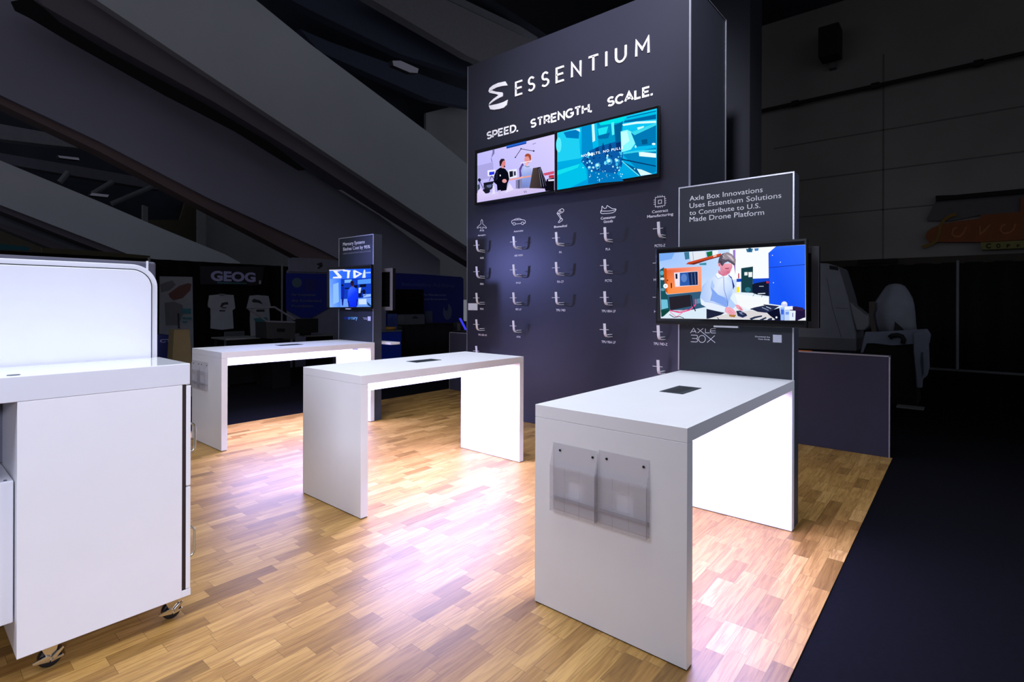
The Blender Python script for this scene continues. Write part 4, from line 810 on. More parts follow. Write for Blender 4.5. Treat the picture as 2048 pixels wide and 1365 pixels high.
# white box on the aisle side of counter (seen between table and tower)
A = atX(942, 690, 4.50); Bq = atX(948, 706, 4.50)
tag(B(4.48, 4.53, Bq.y, A.y, Bq.z - .15, A.z).build('white_card_stand', mat('white_label', (216, 220, 232), .6)), 'narrow white card fixed low on the counter left of the tower', 'card')
tag(B(4.545, 4.59, .40, .62, 1.068, 1.076).build('cable_coil', mat('orange_plastic', (214, 110, 40), .6), bevel=.003), 'flat orange strap lying on the right low wall', 'strap')

# ================================================================== CABINET AT LEFT
CG = thing('counter_cabinet', (-1.6, 2.3, 0), 'white wheeled cabinet counter in the left foreground', 'cabinet')
y0, y1 = 2.10, 2.562
B(-3.3, -1.262, y0, y1 + .003, 1.193, 1.300).build('countertop', GLOSSW, CG, bevel=.003)
b_ = MB().box(-1.916, -1.297, y0, y1, .112, 1.192); b_.box(-1.297, -1.256, y0, y1, .112, .146)
b_.build('cabinet_body', WHITE, CG, bevel=.0015)
B(-3.3, -2.62, y0, y1, .112, 1.192).build('cabinet_body', WHITE, CG, bevel=.0015)
B(-1.2975, -1.278, y0 + .003, y1, .147, 1.190).build('door_gap_shade', GAP, CG)  # dark filler box standing in for the shade between body and doors
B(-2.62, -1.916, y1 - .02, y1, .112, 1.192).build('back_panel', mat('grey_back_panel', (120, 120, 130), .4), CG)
for z0_, z1_, hz in ((.676, 1.186, .895), (.150, .668, .345)):
    d = B(-1.279, -1.258, y0, y1, z0_, z1_).build('door', WHITE, CG, bevel=.002)
    yy = 2.20
    pth = [(-1.258, yy, hz - .075), (-1.235, yy, hz - .078)] + [(-1.235 + .030 * math.sin(t_), yy, hz - .048 - .03 * math.cos(t_)) for t_ in (.4, .8, 1.2, 1.57)] + [(-1.205 + .030 * math.cos(t_) - .03, yy, hz + .048 + .03 * math.sin(t_)) for t_ in (0, .4, .8, 1.2, 1.5)] + [(-1.235, yy, hz + .078), (-1.258, yy, hz + .075)]
    MB().tube(pth, .0065, 10).build('handle', BRASSY, d, smooth=True)
dr = B(-2.615, -1.921, y0 + .05, y1 - .03, .252, .855).build('drawer_box', GLOSSW, CG, bevel=.004)
MB().cyl((-1.945, 2.17, .855), (-1.945, 2.17, .858), .006, 10).build('screw', DKGREY, dr)
f = MB()
for k in range(9):
    xx = -2.60 + k * .078; f.prism([(xx, y1 - .025, .86), (xx + .04, y1 - .06 - .02 * (k % 2), .86), (xx + .078, y1 - .025, .86)], (0, 0, .33))
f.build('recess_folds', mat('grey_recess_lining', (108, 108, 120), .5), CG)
MB().cyl((-1.92, 2.17, 1.30), (-1.92, 2.17, 1.3015), .022, 20).build('countertop_slot', DARKP, CG)
MB().ball((-2.02, 2.35, .875), .025, 10).build('cable_knob', BLACKM, CG)
def caster(x, y):
    c = MB().cyl((x, y - .016, .042), (x, y + .016, .042), .042, 24)
    c = c.build('caster_wheel', RUBBER, CG, bevel=.005)
    k = MB()
    k.box(x - .03, x + .03, y - .03, y + .03, .104, .112)
    k.prism([(x - .035, y - .022, .104), (x + .028, y - .022, .104), (x + .014, y - .022, .034), (x - .006, y - .022, .034)], (0, .004, 0))
    k.prism([(x - .035, y + .018, .104), (x + .028, y + .018, .104), (x + .014, y + .018, .034), (x - .006, y + .018, .034)], (0, .004, 0))
    k.cyl((x, y - .028, .042), (x, y + .028, .042), .008, 12)
    k.build('caster_fork', CHROME, c)
    l = MB()
    l.prism([(x - .062, y - .030, .050), (x - .010, y - .030, .060), (x + .004, y - .030, .050), (x - .004, y - .030, .030), (x - .060, y - .030, .040)], (0, .008, 0))
    l.prism([(x + .004, y - .034, .052), (x + .040, y - .034, .082), (x + .046, y - .034, .074), (x + .012, y - .034, .034)], (0, .008, 0))
    l.prism([(x + .0, y - .032, .040), (x + .042, y - .032, .046), (x + .046, y - .032, .036), (x + .0, y - .032, .028)], (0, .008, 0))
    l.build('brake_lever', CHROME, c, bevel=.0015)
for x_, y_ in ((-1.325, 2.165), (-1.80, 2.165), (-1.325, 2.49), (-1.80, 2.49), (-2.72, 2.165), (-3.2, 2.165), (-2.72, 2.49), (-3.2, 2.49)): caster(x_, y_)

# ---- big white machine behind the cabinet
MC_ = thing('white_machine', (-2.2, 3.1, 0), 'large white rounded machine enclosure behind the left cabinet', 'machine')
MX1 = -1.264; MX0 = -3.4; MY = 2.585
B(MX0, MX1, MY + .035, 3.7, .06, 1.842).build('machine_shell', DKGREY, MC_, bevel=.012)
def rrect(x0, x1, z0, z1, r, y, n=12):
    pts = [(x0, y, z0), (x1, y, z0)] + [(x1 - r + r * math.cos(PI / 2 * k / n), y, z1 - r + r * math.sin(PI / 2 * k / n)) for k in range(n + 1)] + [(x0 + r - r * math.sin(PI / 2 * k / n), y, z1 - r + r * math.cos(PI / 2 * k / n)) for k in range(n + 1)]
    return pts
MB().prism(rrect(MX0, MX1, .06, 1.822, .125, MY + .010), (0, .03, 0)).build('front_frame', GLOSSW, MC_, bevel=.004)
MB().prism(rrect(MX0 + .028, MX1 - .028, .09, 1.796, .100, MY + .006), (0, .006, 0)).build('seam', BLACKM, MC_)
MB().prism(rrect(MX0 + .033, MX1 - .033, .095, 1.791, .096, MY - .002), (0, .012, 0)).build('front_cover', GLOSSW, MC_, bevel=.004)
B(MX1 - .050, MX1 - .043, MY + .02, MY + .036, 1.78, 1.845).build('edge_strip', GLOSSW, MC_)
for x_ in (MX0 + .1, MX1 - .1):
    for y_ in (MY + .15, 3.6): MB().cyl((x_, y_, 0), (x_, y_, .06), .03, 14).build('foot', RUBBER, MC_)

# ================================================================== BACKGROUND LEFT (neighbouring booths)
YB = 12.0
def drape_wall(name, axis, c, a0, a1, z0, z1, m, pitch=.35, amp=.04):
    mb = MB(); n = int(abs(a1 - a0) / .05); vs = []; fs = []
    for i in range(n + 1):
        t_ = a0 + (a1 - a0) * i / n; d = amp * math.sin(t_ * 2 * PI / pitch) + amp * .4 * math.sin(t_ * 9.1)
        for z in (z0, z1): vs.append((t_, c + d, z) if axis == 'Y' else (c + d, t_, z))
    for i in range(n): fs.append((2 * i, 2 * i + 2, 2 * i + 3, 2 * i + 1))
    mb.add(vs, fs); o = mb.build(name, m, smooth=True)
    so = o.modifiers.new('thick', 'SOLIDIFY'); so.thickness = .02
    return o
d1 = thing('booth_drape', (5, YB, 0), 'long black pipe-and-drape wall behind the farthest table', 'curtain')
dd = drape_wall('drape_cloth', 'Y', YB + .03, -1.0, atY(722, 600, YB).x, .02, 2.50, DRAPE); dd.parent = d1; dd.location -= Vector((5, YB, 0))
f = MB(); 
for x_ in (1.3, atY(564, 600, YB - .04).x): f.cyl((x_, YB - .04, 0), (x_, YB - .04, 2.52), .025, 8)
f.build('support_pole', mat('grey_pole', (120, 122, 124), .5), d1)
BL = lambda p, Y0=YB: atY(p[0], p[1], Y0)
C8b = lambda x, y: (300 + x / 4.452, 480 + y / 4.452)
def flat(name, Y0, pts, m, label, cat, th=.02, parts=(), group=None, f=C8b):
    P = [atY(*f(*p), Y0) for p in pts]
    root = thing(name, (sum(p.x for p in P) / len(P), Y0, min(p.z for p in P)), label, cat, group)
    MB().prism(P, (0, th, 0)).build(name + '_body' if name != 'poster' else 'board', m, root)
    for i, (nm, q, mm) in enumerate(parts):
        MB().prism([atY(*f(*p), Y0 - .004 * (i + 1)) for p in q], (0, .003, 0)).build(nm, mm, root)
    return root
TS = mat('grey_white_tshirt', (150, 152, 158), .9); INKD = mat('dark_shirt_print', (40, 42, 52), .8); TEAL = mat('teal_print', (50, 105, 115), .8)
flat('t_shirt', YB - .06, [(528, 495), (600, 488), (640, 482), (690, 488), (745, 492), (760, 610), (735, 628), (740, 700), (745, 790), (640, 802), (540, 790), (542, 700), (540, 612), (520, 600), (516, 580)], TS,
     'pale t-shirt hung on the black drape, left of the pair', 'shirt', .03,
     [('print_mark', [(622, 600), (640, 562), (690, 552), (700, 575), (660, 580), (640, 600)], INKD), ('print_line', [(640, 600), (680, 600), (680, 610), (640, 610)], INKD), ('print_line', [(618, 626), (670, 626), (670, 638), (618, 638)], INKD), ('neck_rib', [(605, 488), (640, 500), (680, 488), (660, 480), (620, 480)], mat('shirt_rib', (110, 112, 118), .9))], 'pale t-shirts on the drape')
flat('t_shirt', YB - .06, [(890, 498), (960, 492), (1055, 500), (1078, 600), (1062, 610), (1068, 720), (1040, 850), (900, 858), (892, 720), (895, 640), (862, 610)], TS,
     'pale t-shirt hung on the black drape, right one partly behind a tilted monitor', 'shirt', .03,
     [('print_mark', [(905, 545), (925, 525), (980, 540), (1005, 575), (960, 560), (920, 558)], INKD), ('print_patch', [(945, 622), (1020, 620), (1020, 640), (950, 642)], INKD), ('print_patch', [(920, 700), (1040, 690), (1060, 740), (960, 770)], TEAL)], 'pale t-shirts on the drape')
bn = flat('banner', YB - .06, [(445, 235), (1015, 240), (1000, 385), (960, 405), (450, 395)], mat('dark_banner_cloth', (28, 28, 36), .8), 'dark banner with pale lettering above the t-shirts', 'banner', .02,
          [('cyan_underline', [(600, 375), (860, 385), (860, 392), (600, 388)], TEAL), ('small_mark', [(972, 362), (988, 362), (988, 395), (972, 395)], TS)])
text('banner_letters', 'GEOG', ('Y', YB - .07), C8b(540, 360), C8b(940, 372), C8b(540, 280), bn, mat('dim_lilac_ink', (150, 150, 190), .7), .045)
flat('poster', YB - .3, [(88, 325), (378, 330), (395, 1360), (80, 1360)], mat('pale_poster_board', (128, 132, 138), .8), 'pale poster board with a brown shape, behind the left machine', 'poster', .03,
     [('brown_shape', [(165, 480), (260, 410), (340, 385), (370, 395), (360, 450), (290, 520), (210, 540), (175, 510)], mat('brown_print', (92, 60, 54), .8)), ('grey_shape', [(90, 400), (130, 380), (200, 360), (230, 400), (170, 450), (100, 470)], mat('grey_print', (92, 94, 98), .8)),
      ('grey_shape', [(130, 560), (210, 550), (290, 580), (300, 650), (250, 760), (140, 760)], mat('grey_print', (92, 94, 98), .8)), ('teal_lines', [(285, 612), (365, 612), (365, 660), (285, 655)], TEAL), ('teal_lines', [(290, 690), (372, 690), (372, 708), (290, 706)], TEAL), ('teal_lines', [(292, 722), (330, 722), (330, 740), (292, 738)], TEAL), ('dark_post', [(245, 655), (260, 655), (265, 790), (250, 790)], INKD)])
cb = thing('blue_crate', atY(*C8b(130, 1020), 9.6), 'dark blue box with pale letters beside the left machine', 'box')
P = [atY(*C8b(*p), 9.6) for p in ((60, 850), (205, 850), (190, 1040), (60, 1040))]
MB().prism([P[0], P[1], Vector((P[2].x, 9.6, 0)), Vector((P[3].x, 9.6, 0))], (0, .6, 0)).build('box_body', mat('dark_blue_box', (26, 34, 96), .7), cb)
text('box_letters', 'CT', ('Y', 9.6), C8b(86, 915), C8b(190, 910), C8b(86, 888), cb, mat('dim_lilac_ink', (150, 150, 190), .7), .03)
P = [atY(*C8b(*p), 9.2) for p in ((215, 800), (352, 800), (362, 1060), (180, 1060))]
tag(MB().prism([P[0], P[1], Vector((P[2].x + .03, 9.1, 0)), Vector((P[3].x - .03, 9.1, 0))], (0, .25, 0)).build('tan_board', mat('tan_board', (118, 102, 66), .8)), 'tan slanted board standing left of the farthest table', 'board')
# right half: blue shield banner and white canopy sign
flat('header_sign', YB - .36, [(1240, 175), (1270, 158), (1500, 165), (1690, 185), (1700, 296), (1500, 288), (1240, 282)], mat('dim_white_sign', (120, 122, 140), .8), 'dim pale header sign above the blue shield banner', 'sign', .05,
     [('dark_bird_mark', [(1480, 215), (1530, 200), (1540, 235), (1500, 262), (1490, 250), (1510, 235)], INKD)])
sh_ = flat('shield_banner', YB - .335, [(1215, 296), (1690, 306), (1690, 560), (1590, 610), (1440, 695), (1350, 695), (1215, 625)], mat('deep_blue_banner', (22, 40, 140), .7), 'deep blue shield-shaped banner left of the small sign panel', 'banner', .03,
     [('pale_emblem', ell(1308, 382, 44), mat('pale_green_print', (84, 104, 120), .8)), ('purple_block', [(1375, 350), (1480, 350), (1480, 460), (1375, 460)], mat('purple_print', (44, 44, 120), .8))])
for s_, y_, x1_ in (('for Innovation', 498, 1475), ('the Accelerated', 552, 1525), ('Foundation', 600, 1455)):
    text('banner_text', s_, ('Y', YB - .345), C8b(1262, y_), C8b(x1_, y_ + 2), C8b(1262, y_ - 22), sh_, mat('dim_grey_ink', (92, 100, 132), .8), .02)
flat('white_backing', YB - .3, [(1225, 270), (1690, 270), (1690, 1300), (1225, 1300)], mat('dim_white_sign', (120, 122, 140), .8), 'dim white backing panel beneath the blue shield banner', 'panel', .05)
# tables, chair, tilted monitor, dark screen
def plain_table(name, px0, px1, py, Y0, label, z=None, m=None, dp=.7):
    A = atY(px0, py, Y0); Bq = atY(px1, py, Y0); z = A.z
    t = thing(name, ((A.x + Bq.x) / 2, Y0 + .35, 0), label, 'table')
    B(A.x, Bq.x, Y0, Y0 + dp, z - .03, z).build('tabletop', m or mat('dim_table_top', (110, 112, 112), .6), t, bevel=.004)
    for x_ in (A.x + .04, Bq.x - .08):
        for y_ in (Y0 + .04, Y0 + dp - .08): B(x_, x_ + .04, y_, y_ + .04, 0, z - .03).build('leg', BLACKM, t)
    B(A.x + .02, Bq.x - .02, Y0 + .01, Y0 + .03, .05, z - .03).build('front_skirt', DRAPE, t)
    return t
plain_table('folding_table', 452, 526, 678, 9.6, 'dim folding table with black skirt beneath the left t-shirt')
plain_table('folding_table', 612, 668, 672, 10.0, 'dim folding table with black skirt carrying the dark screen')
ch = thing('grey_chair', (atY(470, 690, 11.0).x, 11.0, 0), 'dim grey chair back visible beyond the left folding table', 'chair')
A = atY(449, 664, 11.0); Bq = atY(490, 700, 11.0)
B(A.x, Bq.x, 11.0, 11.04, .62, A.z).build('backrest', mat('grey_chair_shell', (74, 76, 80), .7), ch, bevel=.03)
B(A.x, Bq.x, 10.55, 11.0, .46, .50).build('seat', mat('grey_chair_shell', (74, 76, 80), .7), ch, bevel=.01)
for x_ in (A.x + .02, Bq.x - .05):
    for y_ in (10.57, 10.98): B(x_, x_ + .03, y_, y_ + .03, 0, .63).build('leg', DKGREY, ch)
A = atY(*C8b(1285, 705), 10.1); Bq = atY(*C8b(1498, 850), 10.1)
sc_ = thing('dark_monitor', ((A.x + Bq.x) / 2, 9.95, Bq.z), 'dark monitor standing on the skirted folding table', 'monitor')
B(A.x, Bq.x, 10.1, 10.15, Bq.z + .06, A.z).build('display', mat('dim_screen', (26, 28, 28), .4), sc_)
zt_ = atY(608, 672, 10.0).z
B((A.x + Bq.x) / 2 - .1, (A.x + Bq.x) / 2 + .1, 10.08, 10.22, zt_, Bq.z + .07).build('stand', BLACKM, sc_)
# slanted glass guard on a dark printer
gp = thing('desktop_printer', atY(*C8b(1160, 880), 8.85), 'dark desktop machine with a raised slanted lid near the t-shirts', 'printer')
G = lambda x, y: atY(*C8b(x, y), 8.85)
f = MB()
for a, b in (((870, 608), (1110, 600)), ((870, 608), (1040, 728)), ((1110, 600), (1290, 712)), ((1040, 728), (1290, 735))): f.tube([G(*a), G(*b)], .018, 8)
f.build('lid_frame', mat('dim_metal_frame', (92, 94, 100), .5), gp)
f = MB().prism([G(1035, 735), G(1295, 735), G(1290, 890), G(1040, 880)], (0, .45, 0)); f.build('printer_body', mat('dark_printer', (30, 31, 33), .6), gp)
MB().prism([G(1130, 790), G(1200, 790), G(1200, 820), G(1130, 820)], (0, -.01, 0)).build('printer_window', BLACKP, gp)
A = G(1035, 885); Bq = G(1295, 885)
B(A.x + .12, Bq.x - .1, 8.85, 9.35, 0, A.z + .005).build('pedestal', DRAPE, gp)
# teal/blue booth top and olive banner far left
tag(MB().prism([atY(*p, 15.2) for p in ((-30, 486), (0, 488), (58, 494), (60, 502), (0, 500), (-30, 498))], (0, .1, 0)).build('teal_canopy', mat('teal_canopy', (24, 84, 92), .8)), 'thin teal canopy edge at far left above the white machine', 'canopy')
tag(MB().prism([atY(*p, 15.0) for p in ((-30, 500), (0, 501), (82, 506), (82, 900), (-30, 900))], (0, .1, 0)).build('navy_backwall', mat('navy_backwall', (26, 30, 70), .8)), 'navy booth wall at far left behind the white machine', 'booth wall')
tag(MB().prism([atY(*p, 15.4) for p in ((84, 496), (190, 502), (300, 512), (300, 900), (84, 900))], (0, .1, 0)).build('olive_backwall', mat('olive_backwall', (78, 70, 48), .8)), 'olive brown booth wall behind the top edge of the white machine', 'booth wall')

# ---- blue booth between the small sign panel and the tower
C3b = lambda x, y: (760 + x / 6.825, 520 + y / 6.825)
YC = 12.6
bw = flat('blue_booth_wall', YC, [(100, 178), (230, 180), (620, 200), (1110, 235), (1140, 260), (1140, 830), (1000, 860), (300, 890), (60, 900)], mat('deep_blue_backwall', (16, 32, 128), .6), 'deep blue booth wall with pale lettering between sign panel and tower', 'booth wall', .06,
          [('curved_artwork', ell(920, 710, 60, 110), mat('grey_artwork', (88, 96, 132), .7)), ('artwork_gap', ell(905, 640, 26, 60), mat('deep_blue_backwall', (16, 32, 128), .6)), ('lower_poster', [(615, 700), (715, 700), (715, 860), (625, 860)], mat('grey_poster', (78, 84, 110), .7))], f=C3b)
text('wall_title', 'Innovative Additive', ('Y', YC), C3b(300, 355), C3b(1010, 380), C3b(300, 300), bw, mat('dim_title_ink', (60, 72, 140), .7), .02)
m_ = MB(); text_mb(m_, 'for Manufacturing', ('Y', YC), C3b(600, 490), C3b(905, 492), C3b(600, 462), .02); text_mb(m_, 'and Engineering', ('Y', YC), C3b(600, 548), C3b(918, 550), C3b(600, 522), .02)
m_.build('wall_text', mat('pale_blue_ink', (110, 124, 170), .7), bw)
dt = flat('television', YC - .35, [(185, 400), (595, 405), (600, 740), (100, 735)], BLACKP, 'switched off black television on the blue booth wall', 'television', .06, f=C3b)
c_ = atY(*C3b(390, 560), YC); B(c_.x - .2, c_.x + .2, YC - .29, YC, c_.z - .15, c_.z + .15).build('wall_mount', BLACKM, dt)
A = atY(*C3b(300, 890), 11.9); Bq = atY(*C3b(1000, 900), 11.9)
ct = thing('skirted_table', ((A.x + Bq.x) / 2, 12.1, 0), 'long black skirted table before the blue booth wall', 'table')
B(A.x, Bq.x, 11.9, 12.5, A.z - .04, A.z).build('tabletop', BLACKM, ct)
dd = drape_wall('table_skirt', 'Y', 11.9, A.x, Bq.x, .01, A.z - .04, mat('navy_black_skirt', (18, 18, 26), .9), .5, .02); dd.parent = ct; dd.location -= ORG[ct.name]
pc = thing('white_carton', atY(*C3b(480, 870), 12.0), 'dim white carton on the black skirted table', 'carton')
P0 = atY(*C3b(325, 750), 12.0); P1 = atY(*C3b(610, 885), 12.0)
B(P0.x, P1.x, 12.0, 12.3, A.z, P0.z).build('carton_body', mat('dim_carton', (92, 96, 104), .8), pc)
MB().prism([atY(*C3b(*q), 11.995) for q in ((440, 790), (480, 765), (520, 790), (520, 800), (440, 800))], (0, -.003, 0)).build('carton_mark', INKD, pc)
P0 = atY(*C3b(-20, 962), 9.3); P1 = atY(*C3b(290, 960), 9.3)
bc = thing('blue_counter', ((P0.x + P1.x) / 2, 9.5, 0), 'bright blue counter with pale top behind the small sign panel', 'counter')
B(P0.x, P1.x, 9.3, 9.8, .01, P1.z - .03).build('counter_body', mat('blue_counter', (14, 52, 170), .6), bc)
B(P0.x - .02, P1.x + .01, 9.28, 9.82, P1.z - .03, P1.z).build('countertop', mat('dim_table_top', (110, 112, 112), .6), bc, bevel=.004)
c_ = atY(*C3b(150, 945), 9.5)
bo = MB()
zz = P1.z; bo.tube([(c_.x, 9.5, zz), (c_.x, 9.5, zz + .02), (c_.x, 9.5, zz + .06), (c_.x, 9.5, zz + .075)], [.07, .12, .13, .10], 24)
tag(bo.build('wooden_bowl', mat('amber_bowl', (168, 120, 40), .5), smooth=True), 'amber round bowl on the blue counter', 'bowl')
# white column and small boxes left of it
tag(B(*(lambda a, b: (a.x, b.x, 10.4, 10.6))(atY(*C3b(20, 690), 10.4), atY(*C3b(80, 690), 10.4)), 0, atY(*C3b(40, 690), 10.4).z).build('white_pedestal', mat('dim_white_sign', (120, 122, 140), .8)), 'dim white pedestal behind the blue counter', 'pedestal')
tag(B(*(lambda a, b: (a.x, b.x, 11.2, 11.4))(atY(*C3b(165, 740), 11.2), atY(*C3b(235, 740), 11.2)), 0, atY(*C3b(200, 740), 11.2).z).build('pale_blue_cooler', mat('pale_blue_plastic', (70, 86, 160), .6)), 'pale blue upright unit beyond the blue counter', 'cooler')

# ================================================================== BACKGROUND RIGHT
d2 = thing('booth_drape', (14.5, 0, 0), 'long black drape along the foot of the right wall', 'curtain')
dd = drape_wall('drape_cloth', 'X', 14.55, -9, 6.2, .06, 2.62, mat('right_black_drape', (9, 9, 10), .9), .5, .05); dd.parent = d2; dd.location -= Vector((14.5, 0, 0))
A = atX(1915, 600, 14.4)
MB().cyl((14.4, A.y, 0), (14.4, A.y, 2.66), .03, 10).build('support_pole', mat('grey_pole', (120, 122, 124), .5), d2)
B(14.36, 14.48, -9, 6.2, 0, .05).build('base_rail', mat('grey_rail', (80, 82, 84), .6), d2)
# sign on the right wall
C2b = lambda x, y: (1800 + x / 6.827, 360 + y / 6.827)
def wflat(root, nm, pts, m, x, th=.05):
    return MB().prism([atX(*C2b(*p), x) for p in pts], (th, 0, 0)).build(nm, m, root)
sg = thing('wall_sign', atX(*C2b(1100, 700), X0 - .1), 'rust orange wall sign with looping script letters at far right', 'sign')
wflat(sg, 'sign_board', [(345, 790), (365, 710), (440, 655), (560, 610), (720, 575), (1100, 525), (1100, 480), (1640, 435), (1650, 245), (2200, 190), (2200, 790), (1100, 850), (560, 850), (400, 850)], mat('rust_orange_board', (128, 66, 24), .7), X0 - .16, .12)
P2 = lambda x, y: Vector(atX(*C2b(x, y), X0 - .17))
m_ = MB(); strokes(m_, [[(770, 470), (690, 490), (620, 530), (550, 620), (540, 720), (500, 830), (420, 880), (300, 920)]], 44, P2); m_.build('script_letter', mat('ochre_script', (120, 90, 20), .7), sg)
for L_ in ([(905, 640), (870, 720), (820, 770), (750, 775), (710, 740), (730, 670), (780, 650)], [(1090, 630), (1095, 740), (1150, 700), (1230, 610)], [(1575, 600), (1550, 680), (1490, 725), (1410, 730), (1370, 690), (1390, 630), (1440, 610)], [(1800, 560), (1800, 680), (1880, 640), (1900, 560)]):
    m_ = MB(); strokes(m_, [L_], 26, P2); m_.build('script_letter', mat('pale_rust_script', (160, 96, 50), .7), sg)
sg2 = thing('wall_sign', atX(*C2b(1300, 950), X0 - .1), 'mustard yellow strip sign with dark letters beneath the rust sign', 'sign')
wflat(sg2, 'sign_board', [(1100, 855), (2200, 800), (2200, 910), (1110, 955)], mat('mustard_board', (122, 116, 60), .7), X0 - .3, .12)
for k, s_ in enumerate(('C', 'O', 'F', 'F')):
    text('sign_letter', s_, ('X', X0 - .31), C2b(1175 + k * 140, 935 - k * 6), C2b(1240 + k * 140 - k * 8, 933 - k * 6), C2b(1175 + k * 140, 872 + k * 4), sg2, mat('dark_sign_ink', (34, 32, 14), .8), .04)
wr = thing('wall_recess_frame', atX(*C2b(900, 400), X0), 'grey boxed panel with thick black top bar above the rust sign', 'frame')
wflat(wr, 'top_bar', [(485, 215), (760, 205), (2200, 70), (2200, 140), (760, 262), (490, 285)], mat('black_bar', (8, 8, 9), .8), X0 - .22, .2)
wflat(wr, 'panel', [(490, 285), (760, 262), (2200, 140), (2200, 420), (1640, 435), (1100, 480), (700, 560), (370, 560), (370, 520)], mat('grey_frame_panel', (92, 90, 90), .8), X0 - .1, .08)
# white covered machine behind the low wall
C1 = lambda x, y: (1600 + x / 3.413, 500 + y / 3.413)
XM = 9.3
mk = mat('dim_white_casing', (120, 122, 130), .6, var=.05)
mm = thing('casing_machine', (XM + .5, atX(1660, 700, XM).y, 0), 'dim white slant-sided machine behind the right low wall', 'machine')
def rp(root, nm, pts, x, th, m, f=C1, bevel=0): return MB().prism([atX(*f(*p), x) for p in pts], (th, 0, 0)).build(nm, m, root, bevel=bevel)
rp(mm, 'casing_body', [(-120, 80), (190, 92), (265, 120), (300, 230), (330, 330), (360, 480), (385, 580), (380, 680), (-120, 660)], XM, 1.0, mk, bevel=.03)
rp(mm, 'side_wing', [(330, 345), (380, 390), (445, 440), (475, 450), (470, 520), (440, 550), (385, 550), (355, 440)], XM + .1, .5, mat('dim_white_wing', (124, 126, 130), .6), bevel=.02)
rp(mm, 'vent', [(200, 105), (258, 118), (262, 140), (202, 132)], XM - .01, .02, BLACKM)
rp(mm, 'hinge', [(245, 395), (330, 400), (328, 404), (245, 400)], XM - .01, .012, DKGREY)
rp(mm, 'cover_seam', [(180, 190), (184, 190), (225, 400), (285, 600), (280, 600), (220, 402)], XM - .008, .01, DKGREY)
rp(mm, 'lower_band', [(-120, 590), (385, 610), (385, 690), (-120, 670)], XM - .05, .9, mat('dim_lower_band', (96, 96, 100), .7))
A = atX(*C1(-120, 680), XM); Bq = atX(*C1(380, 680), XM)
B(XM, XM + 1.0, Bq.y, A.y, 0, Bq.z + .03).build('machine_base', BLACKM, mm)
# draped table with a covered object
XD = 8.4
A = atX(*C1(455, 650), XD); Bq = atX(*C1(770, 650), XD); ztop = atX(*C1(600, 565), XD).z
tbx = thing('draped_table', (XD + .35, (A.y + Bq.y) / 2, 0), 'table under a black cloth with a pale sheet thrown across it', 'table')
bk = MB(); yA = A.y + .02; yB = atX(*C1(760, 650), XD).y; yC = atX(*C1(805, 1060), XD).y
bk.add([(XD, yA, ztop - .02), (XD, yB, ztop - .02), (XD + .7, yB, ztop - .02), (XD + .7, yA, ztop - .02), (XD - .1, yA + .05, .0), (XD - .1, yC, .0), (XD + .8, yC, .0), (XD + .8, yA + .05, .0)], [(3, 2, 1, 0), (4, 5, 6, 7), (0, 1, 5, 4), (1, 2, 6, 5), (2, 3, 7, 6), (3, 0, 4, 7)])
bk.build('black_cloth', mat('black_table_cloth', (7, 7, 8), .95), tbx)
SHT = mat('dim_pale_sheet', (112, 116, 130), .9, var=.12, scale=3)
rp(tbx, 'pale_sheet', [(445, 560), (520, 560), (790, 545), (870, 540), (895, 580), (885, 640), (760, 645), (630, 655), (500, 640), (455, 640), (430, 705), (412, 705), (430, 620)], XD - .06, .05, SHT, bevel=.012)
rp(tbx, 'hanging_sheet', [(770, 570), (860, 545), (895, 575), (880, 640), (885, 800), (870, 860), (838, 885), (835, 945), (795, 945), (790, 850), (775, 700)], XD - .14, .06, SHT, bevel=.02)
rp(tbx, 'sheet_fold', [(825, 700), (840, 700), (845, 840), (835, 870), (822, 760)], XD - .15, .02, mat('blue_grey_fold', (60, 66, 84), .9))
hd = MB(); hd.tube([atX(*C1(*q), XD - .12) for q in ((610, 600), (630, 585), (665, 582), (695, 590), (708, 612), (700, 640))], .035, 10); hd.build('cable_loop', BLACKM, tbx, smooth=True)
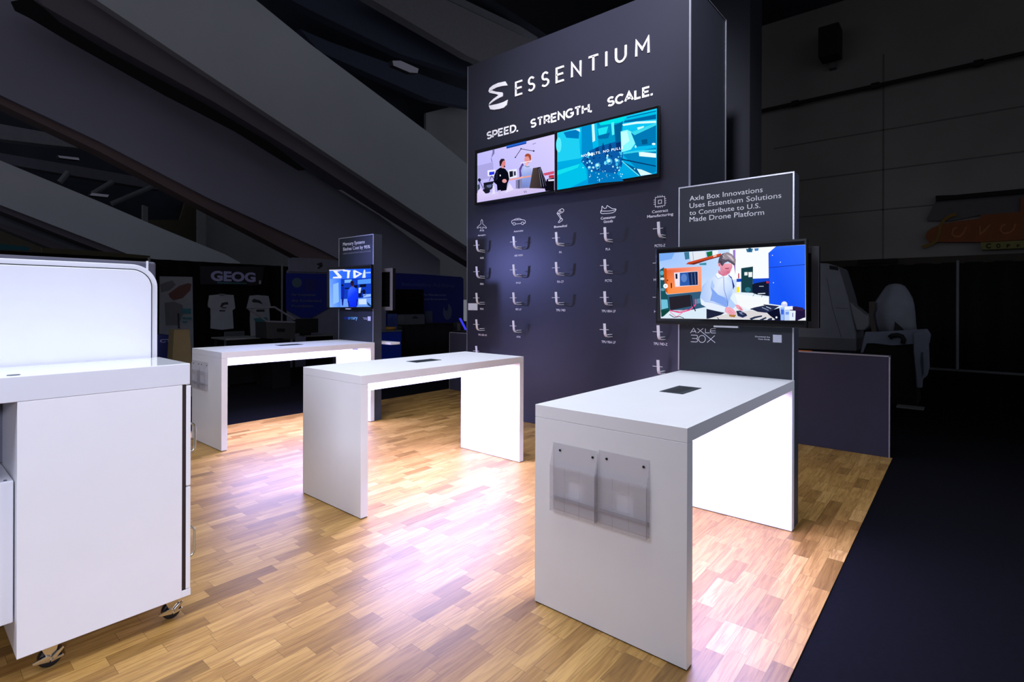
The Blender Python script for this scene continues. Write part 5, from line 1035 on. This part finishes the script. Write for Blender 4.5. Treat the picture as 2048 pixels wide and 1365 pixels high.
# covered object: lofted sheet with folds
cov = MB(); zs = [(ztop, 0), (ztop + .12, .04), (ztop + .3, .10), (ztop + .5, .2), (ztop + .68, .36), (ztop + .78, .55), (ztop + .82, .8)]
yl_ = atX(*C1(530, 555), XD + .3).y; yr_ = atX(*C1(790, 560), XD + .3).y; ztp = atX(*C1(650, 230), XD + .3).z
prof = [(535, 800, 560), (515, 792, 500), (498, 788, 430), (512, 782, 375), (538, 770, 330), (565, 745, 285), (588, 718, 250), (610, 690, 236), (635, 665, 231)]
n_ = 28; vs = []; fs = []
for i, (xa, xb, yy) in enumerate(prof):
    a_ = atX(*C1(xa, yy), XD + .3); b2 = atX(*C1(xb, yy), XD + .3); cyy = (a_.y + b2.y) / 2; ry = abs(a_.y - b2.y) / 2; rx = min(ry, .33)
    for k in range(n_):
        th = 2 * PI * k / n_; fo = 1 + (.26 * abs(math.sin(2.5 * th + .6)) - .15) * (1 - i / 11) + .05 * math.sin(9 * th) * (1 - i / 9)
        vs.append((XD + .33 + rx * math.cos(th) * fo, cyy + ry * math.sin(th) * fo, a_.z if i else ztop + .004))
for i in range(len(prof) - 1):
    for k in range(n_): fs.append((i * n_ + k, i * n_ + (k + 1) % n_, (i + 1) * n_ + (k + 1) % n_, (i + 1) * n_ + k))
fs.append(tuple((len(prof) - 1) * n_ + k for k in range(n_))); fs.append(tuple(reversed(range(n_))))
cov.add(vs, fs)
co = tag(cov.build('covered_object', mat('dim_white_sheet', (126, 128, 138), .9, var=.1, scale=4), smooth=True), 'tall object hidden beneath a dim white sheet on the draped table', 'covered object')
MB().prism([atX(*C1(*q), XD - .01) for q in ((648, 490), (700, 535), (712, 552), (640, 552))], (.012, 0, 0)).build('sheet_opening', BLACKM, co)
A = atX(*C1(470, 355), XD + .2); Bq = atX(*C1(520, 555), XD + .2)
tag(MB().prism([atX(*C1(*q), XD + .05) for q in ((470, 355), (515, 352), (512, 400), (500, 440), (525, 566), (490, 566), (470, 450))], (.05, 0, 0)).build('upright_arm', mat('dim_tan_metal', (70, 58, 50), .7)), 'dim brownish upright arm left of the sheet-covered object', 'arm')
A = atX(*C1(395, 100), 14.4); Bq = atX(*C1(665, 128), 14.4)
tag(B(14.36, 14.46, Bq.y, A.y, 2.66, 2.77).build('dark_screen_bar', mat('black_bar', (8, 8, 9), .8)), 'black bar mounted above the drape left of the covered object', 'bar')
A = atZ(1800, 812, .0); 
tag(B(7.95, 8.15, -.46, -.12, -.006, .02).build('floor_strip', mat('dim_floor_strip', (120, 120, 118), .7)), 'pale strip lying on the dark floor beside the draped table', 'strip')
